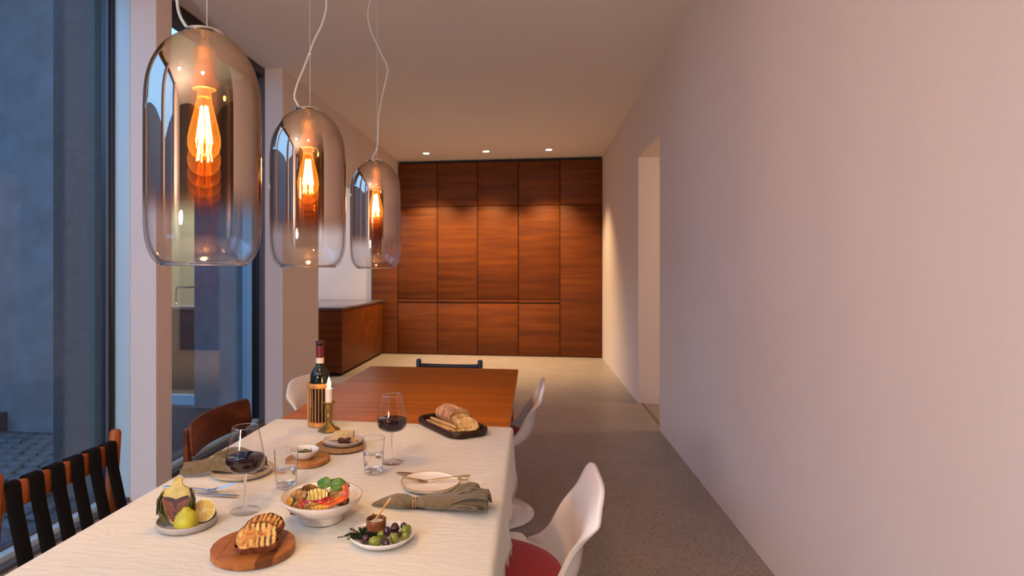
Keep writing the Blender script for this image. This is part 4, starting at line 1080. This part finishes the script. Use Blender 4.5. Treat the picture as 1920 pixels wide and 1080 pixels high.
bm = ribbon('fold', [(-.985, 1.592, S+.008), (-.945, 1.600, S+.012), (-.905, 1.620, S+.020), (-.870, 1.628, S+.020), (-.83, 1.640, S+.014), (-.785, 1.650, S+.012)], .014, .036, M_linen, '', '', .030, 2, S+.004); mk('lower_fold', bm, M_linen, t, smooth=180, solid=.0024, off=1, sub=1)
bm = ribbon('fold', [(-.935, 1.668, S+.012), (-.90, 1.690, S+.024), (-.865, 1.690, S+.026), (-.825, 1.670, S+.020), (-.79, 1.650, S+.018), (-.765, 1.648, S+.016)], .024, .028, M_linen, '', '', .036, 5, S+.006); mk('upper_fold', bm, M_linen, t, smooth=180, solid=.0024, off=1, sub=1)
bm = BM(); add_tube(bm, smooth_path([(-.990, 1.588, S+.012), (-.962, 1.594, S+.014), (-.93, 1.612, S+.022), (-.90, 1.625, S+.026)], 6), [.010]*6+[.0125]*6+[.014]*7, 14, flat=(1, .8)); jitter(bm, .0022, 60, 4); mk('rolled_corner', bm, M_linen, t, smooth=180)

# ---- right plate with brass-toned fork and knife
plate('dinner_plate', 'white plate with thin brown rim behind the tied napkin', -.278, 1.611, [(0, .0005), (.062, .0005), (.072, .004), (.0785, .0115), (.0792, .0130), (.0778, .0135), (.072, .0095), (.064, .0078), (0, .0072)], plain('white_glaze', (.76, .72, .67), rough=.2), wob=wobf, rim=(.0785, .0132, .0012, M_rim))
fork('champagne gold fork resting across the white plate', (-.262, 1.620, S+.0105), D(192), M_gold, L=.185, tilt=D(5))
knife('champagne gold knife poking out behind the white plate', (-.288, 1.6845, S+.0004), D(175.5), M_gold, L=.212, tilt=D(0))

# ---- tied napkin
t = thing('tied_napkin', 'olive linen napkin rolled and tied with twine in front of white plate', 'napkin', (-.255, 1.467, S), D(3))
def roll_r(v):
    # half length .145 ; waist at the twine x=-.035
    x = -.145+.29*v
    w = .030
    w = w*min(1, (v/.22)**.65) if v < .22 else w
    w *= 1-.36*math.exp(-((x+.034)/.017)**2)
    if x > 0: w *= 1+.30*min(1, x/.12)
    return x, w
def roll(u, v):
    a = 2*PI*u; x, w = roll_r(v)
    f = 1+.10*noise.noise(Vector((math.cos(a)*1.3, math.sin(a)*1.3, x*26)))+.05*noise.noise(Vector((a*2, x*60, 1)))
    y = math.cos(a)*w*f; z = math.sin(a)*w*.46*f+w*.46
    return Vector((x, y, max(.0006, z)))
bm = BM(); add_sheet(bm, roll, 40, 70, closed_u=True)
bmesh.ops.holes_fill(bm, edges=[e for e in bm.edges if e.is_boundary], sides=0)
mk('roll', bm, M_linen, t, smooth=120)
def flap(bm, c, w, L, ang, curl, z0, seed):
    ca, sa = math.cos(ang), math.sin(ang)
    def fn(u, v):
        k = u*2-1; x = v*L; y = k*w*(.65+.45*v)
        z = z0+curl*math.sin(k*PI/2*1.1)**2*(.4+.6*v)+.012*math.sin(v*PI*.8)+.003*noise.noise(Vector((k*3, v*4, seed)))
        xx = x-.010*k*k*v
        return Vector((c[0]+xx*ca-y*sa, c[1]+xx*sa+y*ca, max(.001, z)))
    add_sheet(bm, fn, 18, 20)
    return fn
for args in (((.060, .012), .024, .072, D(24), .010, .024, 1), ((.055, -.014), .030, .098, D(2), .020, .012, 2), ((.05, -.026), .022, .085, D(-10), .008, .006, 3)):
    bm = BM(); fn = flap(bm, *args); f_ = mk('corner_fold', bm, M_linen, t, smooth=180, solid=.0022, off=1, sub=1)
    bm = BM(); add_tube(bm, [fn(k/24, 1.0)+Vector((.0012, 0, .0016)) for k in range(25)], .0013, 6); mk('stitched_edge', bm, M_stitch, f_)
tw = BM()
for dx in (-.0045, -.001, .0025):
    ring = []
    for k in range(33):
        a = 2*PI*k/32; w = .0205
        ring.append((-.034+dx+.0018*math.sin(a*2+dx*900), math.cos(a)*w*1.04, max(.0012, math.sin(a)*w*.49+w*.46)))
    add_tube(tw, ring, .0014, 6, caps=False)
add_tube(tw, smooth_path([(-.034, .006, .019), (-.05, .016, .0185), (-.062, .014, .015), (-.05, .006, .019), (-.034, .004, .0205), (-.016, .016, .019), (.004, .026, .017), (-.006, .020, .021), (-.034, .006, .020)], 6), .0012, 6)
add_tube(tw, smooth_path([(-.034, .006, .0205), (-.005, .014, .022), (.03, .024, .026), (.05, .033, .026)], 6), .0012, 6)
mk('twine', tw, M_twine, t, smooth=60)['label'] = 'jute twine tied in a bow'

# ---- olive dish
OX, OY = -.325, 1.272
wobo = lambda a, z: 1+.02*math.sin(2*a+.8)+.015*math.sin(3*a)
plate('olive_dish', 'small white oval dish of olives, salt pot and thyme', OX, OY, [(0, .0005), (.046, .0005), (.056, .003), (.0655, .0105), (.0678, .0155), (.0665, .0165), (.0635, .0125), (.053, .0065), (.04, .0055), (0, .005)], plain('white_stoneware', (.76, .75, .75), rough=.35, var=.03), sx=1.03, sy=.97, rz=D(10), wob=wobo, cat='dish')
OZ = S+.0055
def olive(dx, dy, dz, s, mat, rot, label):
    bm = BM(); add_lathe(bm, [(0, -.0128), (.0040, -.0118), (.0076, -.0085), (.0093, -.003), (.0094, .002), (.0082, .0075), (.0046, .0118), (.0012, .0128), (.0008, .0120), (0, .0118)], 22)
    o = mk('olive', bm, mat, loc=(OX+dx, OY+dy, OZ+dz), rot=rot, smooth=180, sub=1); o.scale = (s, s, s)
    return tag(o, label, 'olive', 'green olives in the dish' if mat is M_olive else 'purple olives in the dish')
def FL(deg, tilt=0): return (0, D(90-tilt), D(deg))
olive(-.003, -.043, .0108, 1.12, M_olive, FL(12), 'big green olive lying along the front edge of dish')
olive(.034, -.026, .0115, 1.05, M_olive, (D(24), D(12), 0), 'green olive standing near the front right, beside a dark one')
olive(.055, -.014, .0120, .98, M_olive, (D(40), D(20), 0), 'green olive at the right edge of dish')
olive(.050, .013, .0135, 1.08, M_olive, FL(48, 20), 'green olive uppermost at the right back of pile')
olive(.006, -.012, .0118, 1.0, M_olive, FL(35), 'green olive against the salt pot, mostly behind dark olive')
olive(.0165, -.020, .0220, .92, M_dolive, (D(10), D(8), 0), 'upright purple olive in the middle of pile')
olive(-.027, -.036, .0100, .95, M_dolive, (D(30), D(38), 0), 'purple olive at the left end, beside thyme')
olive(.020, -.045, .0100, .92, M_dolive, FL(-50), 'purple olive in the very front between two green ones')
olive(.026, .010, .0160, .90, M_dolive, FL(20, 15), 'purple olive under the two rear dark ones')
olive(.022, .026, .0120, .95, M_dolive, (D(18), D(24), 0), 'rear purple olive nearest the salt pot')
olive(.043, .032, .0110, .92, M_dolive, (D(20), D(-18), 0), 'rearmost purple olive at the back of dish')
olive(.034, -.004, .0085, .92, M_dolive, FL(70), 'purple olive hidden low between the right green olives')
t = thing('salt_pot', 'small turned wooden pot of coarse salt with spoon', 'pot', (OX-.016, OY+.014, OZ))
bm = BM(); add_lathe(bm, [(0, .0003), (.0165, .0003), (.0195, .004), (.0208, .014), (.0214, .026), (.0218, .0345), (.0205, .0355), (.0188, .0345), (.0180, .028), (.016, .02), (0, .018)], 40); mk('body', bm, M_pot, t, smooth=60)
bm = BM(); add_lathe(bm, [(0, .018), (.0158, .0202), (.0176, .027), (.012, .0295), (.006, .0305), (0, .031)], 30); jitter(bm, .003, 160, 6); o = mk('salt', bm, M_salt, t, smooth=30); o['label'] = 'coarse white salt'
bm = BM(); add_tube(bm, [(.0, -.002, .028), (.006, .001, .038), (.022, .008, .060), (.030, .012, .071), (.034, .0135, .0765)], [.0022, .0018, .0024, .0032, .0022], 12)
o = mk('salt_spoon', bm, M_spoon, loc=(OX-.020, OY+.013, OZ)); tag(o, 'tiny pale wooden spoon stuck in the salt pot', 'spoon')
t = thing('thyme_bunch', 'dark green bunch of thyme sprigs at left of olive dish', 'herb', (OX-.044, OY-.010, OZ))
bs_, bl_ = BM(), BM()
for k in range(30):
    a = random.uniform(0, 2*PI); L = random.uniform(.020, .034)
    d = Vector((math.cos(a), math.sin(a)*.8, random.uniform(.25, .9))).normalized()
    st = Vector((random.uniform(-.010, .012), random.uniform(-.010, .008), .003))
    if k == 0: st = Vector((.012, .016, .004)); d = Vector((.18, .5, 1.3)).normalized(); L = .050
    if k == 1: d = Vector((-1, -.15, .12)).normalized(); L = .042
    pts = [st+d*(L*q)+Vector((0, 0, -.25*L*q*q)) for q in (0, .33, .66, 1)]
    add_tube(bs_, pts, [.0009, .0007, .0005, .0003], 5)
    for q in range(14):
        f = .15+.85*q/13; p = st+d*(L*f)+Vector((0, 0, -.25*L*f*f))
        for s2 in range(5):
            ax = Vector((random.uniform(-1, 1), random.uniform(-1, 1), random.uniform(-.4, 1))).normalized(); l2 = random.uniform(.0034, .0056)
            sd = ax.cross(Vector((random.random(), random.random(), 1))).normalized()*.0017
            vs = [bl_.verts.new(p), bl_.verts.new(p+ax*l2*.5+sd), bl_.verts.new(p+ax*l2), bl_.verts.new(p+ax*l2*.5-sd)]
            bl_.faces.new(vs)
for b_ in (bs_, bl_):
    for v in b_.verts: v.co.z = max(v.co.z, .0008)
mk('stems', bs_, M_thymestem, t)
o = mk('leaves', bl_, M_thyme, t, smooth=0); o['kind'] = 'stuff'

# ---- caper bowl on its little board
t = thing('olive_wood_board', 'small uneven wooden board under the caper berry bowl', 'board', (-.682, 1.762, S), D(20))
bm = BM(); add_prism(bm, [(.066*math.cos(2*PI*k/48)*(1+.05*math.sin(2*2*PI*k/48)+.03*math.sin(5*2*PI*k/48)), .062*math.sin(2*PI*k/48)*(1+.04*math.sin(3*2*PI*k/48))) for k in range(48)], .0004, .0125, .002); mk('slab', bm, M_oliv, t, smooth=40)
CZ = S+.0127
plate('caper_bowl', 'small white bowl of caper berries on the uneven board', -.692, 1.760, [(0, .0005), (.022, .0005), (.026, .003), (.038, .014), (.0445, .0255), (.0435, .0268), (.0415, .025), (.036, .015), (.024, .006), (0, .005)], plain('white_porcelain', (.74, .69, .66), rough=.25), cat='bowl').location.z = CZ
for k, (dx, dy, dz, lab) in enumerate(((-.014, .004, .014, 'caper berry at the left of the little bowl'), (.004, -.008, .013, 'caper berry in front inside the little bowl'), (.016, .004, .015, 'caper berry at the right of the little bowl'), (.002, .012, .0155, 'caper berry at the back of the little bowl'))):
    bm = BM(); add_lathe(bm, [(0, -.012), (.005, -.0095), (.0078, -.002), (.0070, .005), (.004, .010), (.0012, .0122), (.0008, .024), (0, .0242)], 18)
    o = mk('caper_berry', bm, M_pickle, loc=(-.692+dx, 1.760+dy, CZ+dz), rot=(D(70), 0, D(40+75*k)), smooth=180); tag(o, lab, 'caper berry', 'caper berries in the small bowl')
# ---- seagrass mat, cheese plate
bm = BM(); P = []
for k in range(0, 480):
    a = 2*PI*k/40; r = .004+.0068*k/40
    P.append((r*math.cos(a), r*math.sin(a), .0040+.0004*math.sin(k*1.9)))
add_tube(bm, P, [.0036*(1+.12*math.sin(k*2.1)) for k in range(480)], 7)
tag(mk('seagrass_mat', bm, M_grass, loc=(-.632, 1.932, S), smooth=80), 'round coiled seagrass mat under the cheese plate', 'mat')
KX, KY, KZ = -.629, 1.944, S+.0088
plate('cheese_plate', 'grey white plate of hard cheese on the seagrass mat', KX, KY, [(0, .0005), (.058, .0005), (.0635, .003), (.0665, .0125), (.0655, .0138), (.0638, .013), (.061, .0065), (.056, .005), (0, .0045)], plain('pale_stoneware', (.58, .53, .50), rough=.35)).location.z = KZ
KZ += .005
bm = BM(); add_prism(bm, [(-.034, -.010), (.032, .004), (.034, .016), (-.030, .018)], 0, .030, .0012); 
for v in bm.verts:
    if v.co.z > .02: v.co.z -= .10*max(0, -v.co.x); 
jitter(bm, .0012, 90, 3)
tag(mk('cheese_wedge', bm, M_cheese, loc=(KX-.004, KY+.014, KZ), smooth=30), 'wedge of pale hard cheese on the cheese plate', 'cheese')
for k, (dx, dy, s, lab) in enumerate(((.036, -.014, .0085, 'crumbled cheese lump beside the cheese knife handle'), (.042, .006, .0095, 'crumbled cheese lump nearest the water tumbler'), (.028, -.004, .0070, 'small cheese crumb right under the wedge'))):
    bm = BM(); bmesh.ops.create_icosphere(bm, subdivisions=2, radius=s); jitter(bm, s*.7, 130, k+2)
    for v in bm.verts: v.co.z = max(v.co.z, -s*.6)
    tag(mk('cheese_crumb', bm, M_cheese, loc=(KX+dx, KY+dy, KZ+s*.6), smooth=30), lab, 'cheese', 'crumbled cheese pieces')
t = thing('cheese_knife', 'cheese knife with bulbous dark wooden handle on cheese plate', 'knife', (KX+.006, KY-.036, KZ+.0125), D(-14))
bm = BM(); add_tube(bm, [(-.012, 0, 0), (-.009, 0, 0), (.0, 0, 0), (.009, 0, 0), (.018, 0, .001), (.026, 0, .002), (.031, 0, .0025), (.033, 0, .0025)], [.005, .0085, .0100, .0080, .0088, .0112, .0108, .007], 16); mk('handle', bm, M_oldwood, t, smooth=60)
bm = BM(); add_lathe(bm, [(0, .001), (.0045, .0008), (.0045, -.002), (0, -.002)], 14, M=Tr(.0335, 0, .0025) @ Ry(PI/2)); mk('end_cap', bm, M_steel, t)
bm = BM(); add_prism(bm, [(-.048, -.001), (-.030, -.006), (-.011, -.0035), (-.011, .0035), (-.030, .005)], -.0005, .0007, .0002, M=Tr(0, 0, -.004)); mk('blade', bm, M_grey, t)

# ---- candlestick, candle
t = thing('candlestick', 'small aged brass candlestick with flared square foot', 'candlestick', (-.739, 2.118, S), D(10))
bm = BM(); add_lathe(bm, [(0, .0004), (.040, .0004), (.0405, .004), (.034, .010), (.020, .017), (.012, .026), (.0085, .030)], 6, a0=.3); mk('foot', bm, M_brass, t, smooth=20)
bm = BM(); add_lathe(bm, [(.0085, .029), (.0105, .033), (.0085, .038), (.0125, .046), (.0135, .056), (.010, .064), (.0115, .068), (.0115, .073), (.0135, .078), (.0145, .088), (.0138, .092), (.0145, .097), (.0142, .101)], 24); mk('stem', bm, M_brass, t, smooth=50)
bm = BM(); add_lathe(bm, [(.0105, .100), (.020, .1005), (.0225, .1045), (.0215, .1055), (.018, .1035), (.0128, .1035), (.0126, .100)], 28, cap0=False, cap1=False); mk('drip_pan', bm, M_brass, t)
t = thing('candle', 'short burning white candle in the brass candlestick', 'candle', (-.739, 2.118, S+.1015))
bm = BM(); add_lathe(bm, [(0, 0), (.0122, 0), (.0125, .004), (.0122, .046), (.0128, .050), (.0112, .0525), (.006, .050), (0, .0495)], 28); jitter(bm, .0006, 90); mk('wax', bm, M_wax, t, smooth=60)
bm = BM(); add_tube(bm, [(0, 0, .049), (.0005, 0, .055), (.0015, 0, .060)], .0008, 6); mk('wick', bm, M_stitch, t)
bm = BM(); add_lathe(bm, [(0, .052), (.0045, .056), (.0068, .064), (.0064, .072), (.0044, .081), (.0018, .090), (0, .0945)], 20); mk('flame', bm, M_flame, t, smooth=180)

# ---- wine bottle in a cane holder
HX, HY = -.800, 2.192
t = thing('bottle_holder', 'round holder of thin cane rods around the wine bottle', 'bottle holder', (HX, HY, S))
bm = BM(); add_lathe(bm, [(0, .0004), (.0445, .0004), (.0455, .003), (.0455, .014), (.0435, .016), (0, .016)], 40); mk('base', bm, M_cane, t)
bm = BM(); add_lathe(bm, [(.0415, .145), (.0475, .145), (.049, .149), (.049, .158), (.0475, .162), (.0415, .162)], 40, cap0=False, cap1=False)
bmesh.ops.bridge_loops(bm, edges=[e for e in bm.edges if e.is_boundary]); mk('top_ring', bm, M_cane, t)
bm = BM(); add_tube(bm, [(.0436, 0, .015), (.0436, 0, .146)], .0017, 7); r0 = mk('cane_rod', bm, M_cane, t)
for k in range(22):
    c = r0 if k == 0 else r0.copy()
    if k: COL.objects.link(c)
    c.rotation_euler = (0, 0, 2*PI*k/22+.1)
bm = BM(); add_tube(bm, [(.0455*math.cos(a), .0455*math.sin(a), .08) for a in [D(200)]*1]+[(.0455*math.cos(D(200)), .0455*math.sin(D(200)), .0805)], .001, 5); bm.free()
bm = BM()
for a in (D(185), D(355)): add_tube(bm, [(.0445*math.cos(a), .0445*math.sin(a), .014), (.0445*math.cos(a), .0445*math.sin(a), .147)], .0042, 10)
mk('side_stay', bm, M_cane, t)
t = thing('wine_bottle', 'dark wine bottle with red capsule standing in the cane holder', 'bottle', (HX, HY, S+.0165))
bm = BM(); add_lathe(bm, [(0, .0003), (.034, .0003), (.0365, .004), (.0368, .15), (.0362, .168), (.033, .182), (.025, .196), (.0175, .206), (.0142, .216), (.0140, .285), (.0155, .2855), (.0155, .295), (.0135, .296), (0, .296)], 40); mk('glass', bm, M_bottle, t, smooth=60)
bm = BM(); add_lathe(bm, [(.0148, .239), (.0146, .292), (.0162, .2925), (.0162, .299), (.0120, .3005), (0, .3005)], 32, cap0=False); o = mk('capsule', bm, M_capsule, t, smooth=50); o['label'] = 'dark red foil capsule'
bm = BM(); add_lathe(bm, [(.0152, .218), (.0152, .239)], 32, cap0=False, cap1=False); mk('neck_band', bm, plain('cream_band', (.72, .64, .55), rough=.7), t)
bm = BM(); add_lathe(bm, [(.0157, .296), (.0165, .2962), (.0165, .300), (.012, .3015), (0, .3015)], 32, cap0=False); mk('cap_top', bm, M_black, t)
bm = BM()
vs = [[bm.verts.new((.0372*math.cos(a), .0372*math.sin(a), z)) for a in [D(150+10*k) for k in range(9)]] for z in (.055, .14)]
for k in range(8): bm.faces.new((vs[0][k], vs[0][k+1], vs[1][k+1], vs[1][k]))
mk('label_paper', bm, M_paper, t, smooth=180)

# ---- bread tray
t = thing('bread_tray', 'dark walnut rounded tray of bread at the cloth edge', 'tray', (-.300, 2.218, S), D(-52))
def rr(a, b, r, n=8):
    out = []
    for cx, cy_, a0 in ((a-r, b-r, 0), (-a+r, b-r, 90), (-a+r, -b+r, 180), (a-r, -b+r, 270)):
        for k in range(n+1): out.append((cx+r*math.cos(D(a0+90*k/n)), cy_+r*math.sin(D(a0+90*k/n))))
    return out
levels = [(0, .0004, 1), (.000, .0005, 0), (.004, .010, 0), (.004, .0195, 0), (.001, .0230, 0), (-.0055, .0230, 0), (-.0085, .0195, 0), (-.012, .006, 0)]
bm = BM(); rings = []
for off, z, _ in levels[1:]:
    rings.append([bm.verts.new((x, y, z)) for x, y in rr(.150+off, .078+off, .050+off)])
n = len(rings[0])
bm.faces.new(list(reversed(rings[0]))); bm.faces.new(rings[-1])
for A, B in zip(rings, rings[1:]):
    for k in range(n): bm.faces.new((A[k], A[(k+1) % n], B[(k+1) % n], B[k]))
mk('body', bm, M_walnut, t, smooth=50)
TRM = Tr(-.300, 2.218, S) @ Rz(D(-52))
def tr(x, y, z): return TRM @ Vector((x, y, z))
# loaf: heel part of a crusty white loaf
t = thing('bread_loaf', 'floured crusty loaf cut open at the bread tray', 'bread', tr(-.058, .026, .0063), D(-52))
bm = BM()
def loaf(u, v):
    a = 2*PI*u; x = -.075+.150*v
    w = .046*min(1, math.sin(PI*min(.5, v*1.15+.02))**.55)
    z = math.sin(a); y = math.cos(a)
    f = 1+.06*noise.noise(Vector((math.cos(a)*1.5, math.sin(a)*1.5, x*22)))+.03*noise.noise(Vector((y*5, z*5, x*60)))
    return Vector((x, y*w*f, max(.0005, (z*.034*(w/.046)+.031)*f)))
add_sheet(bm, loaf, 36, 34, closed_u=True); bmesh.ops.holes_fill(bm, edges=[e for e in bm.edges if e.is_boundary], sides=0); mk('crust', bm, M_flour, t, smooth=80)
bm = BM(); rim_ = [loaf(k/36, 1.0) for k in range(36)]
c0 = Vector((.0755, 0, .031)); rg = []
for q in (1, .66, .33): rg.append([bm.verts.new(c0+(Vector((.0755, p.y, p.z))-c0)*q*.95+Vector((.0008+.0012*noise.noise(p*80*q), 0, 0))) for p in rim_])
cc = bm.verts.new(c0)
for A, B in zip(rg, rg[1:]):
    for k in range(36): bm.faces.new((A[k], A[(k+1) % 36], B[(k+1) % 36], B[k]))
for k in range(36): bm.faces.new((rg[-1][k], rg[-1][(k+1) % 36], cc))
mk('crumb', bm, M_crumb, t)
bread_slice('pale bread slice leaning on the cut loaf, farther one', .041, .030, .013, tr(.050, .016, .0345), (D(66), 0, D(40)), M_crumb, M_flour, 'bread slices in the walnut tray', 2)
bread_slice('pale bread slice with holes at the end of tray, nearer one', .041, .030, .014, tr(.092, .010, .0325), (D(54), 0, D(22)), M_crumb, M_flour, 'bread slices in the walnut tray', 8, holes=((-.016, .002, .006, .004), (.006, .010, .003, .003), (.018, .004, .003, .003), (.010, -.014, .003, .003)))
for k, (x0, y0, x1, y1, z, lab) in enumerate(((-.100, -.052, .078, -.056, .0138, 'outermost breadstick along the tray edge'), (-.088, -.037, .096, -.0415, .0138, 'second breadstick from the tray edge'), (-.084, -.044, .090, -.034, .0258, 'breadstick lying on top of the others'), (-.066, -.020, .104, -.026, .0138, 'breadstick nearest to the loaf'))):
    bm = BM(); pts = [Vector((x0+(x1-x0)*q/8, y0+(y1-y0)*q/8+.0012*math.sin(q+k), 0)) for q in range(9)]
    add_tube(bm, pts, [.0040, .0060, .0064, .0060, .0065, .0060, .0062, .0066, .0045], 10); jitter(bm, .0006, 80, k)
    o = mk('breadstick', bm, M_stick, loc=tr(0, 0, z), rot=(0, 0, D(-52)), smooth=180); tag(o, lab, 'breadstick', 'breadsticks in the walnut tray')

# ================================================================== unseen fill lights added behind the camera, without fixtures
for (x, y, w) in ((-1.4, -.9, 'window side'), (.4, -.9, 'blank wall side')):
    light('rear_fill_spot', 'SPOT', (x, y, ZC-.03), FILL_SPOT_W, (1, .84, .72), (0, 0, 0), spot_size=math.radians(150), spot_blend=1, shadow_soft_size=.12)
light('rear_fill_point', 'POINT', (-1.4, -1.9, 1.45), FILL_POINT_W, (1, .84, .74), shadow_soft_size=.17)
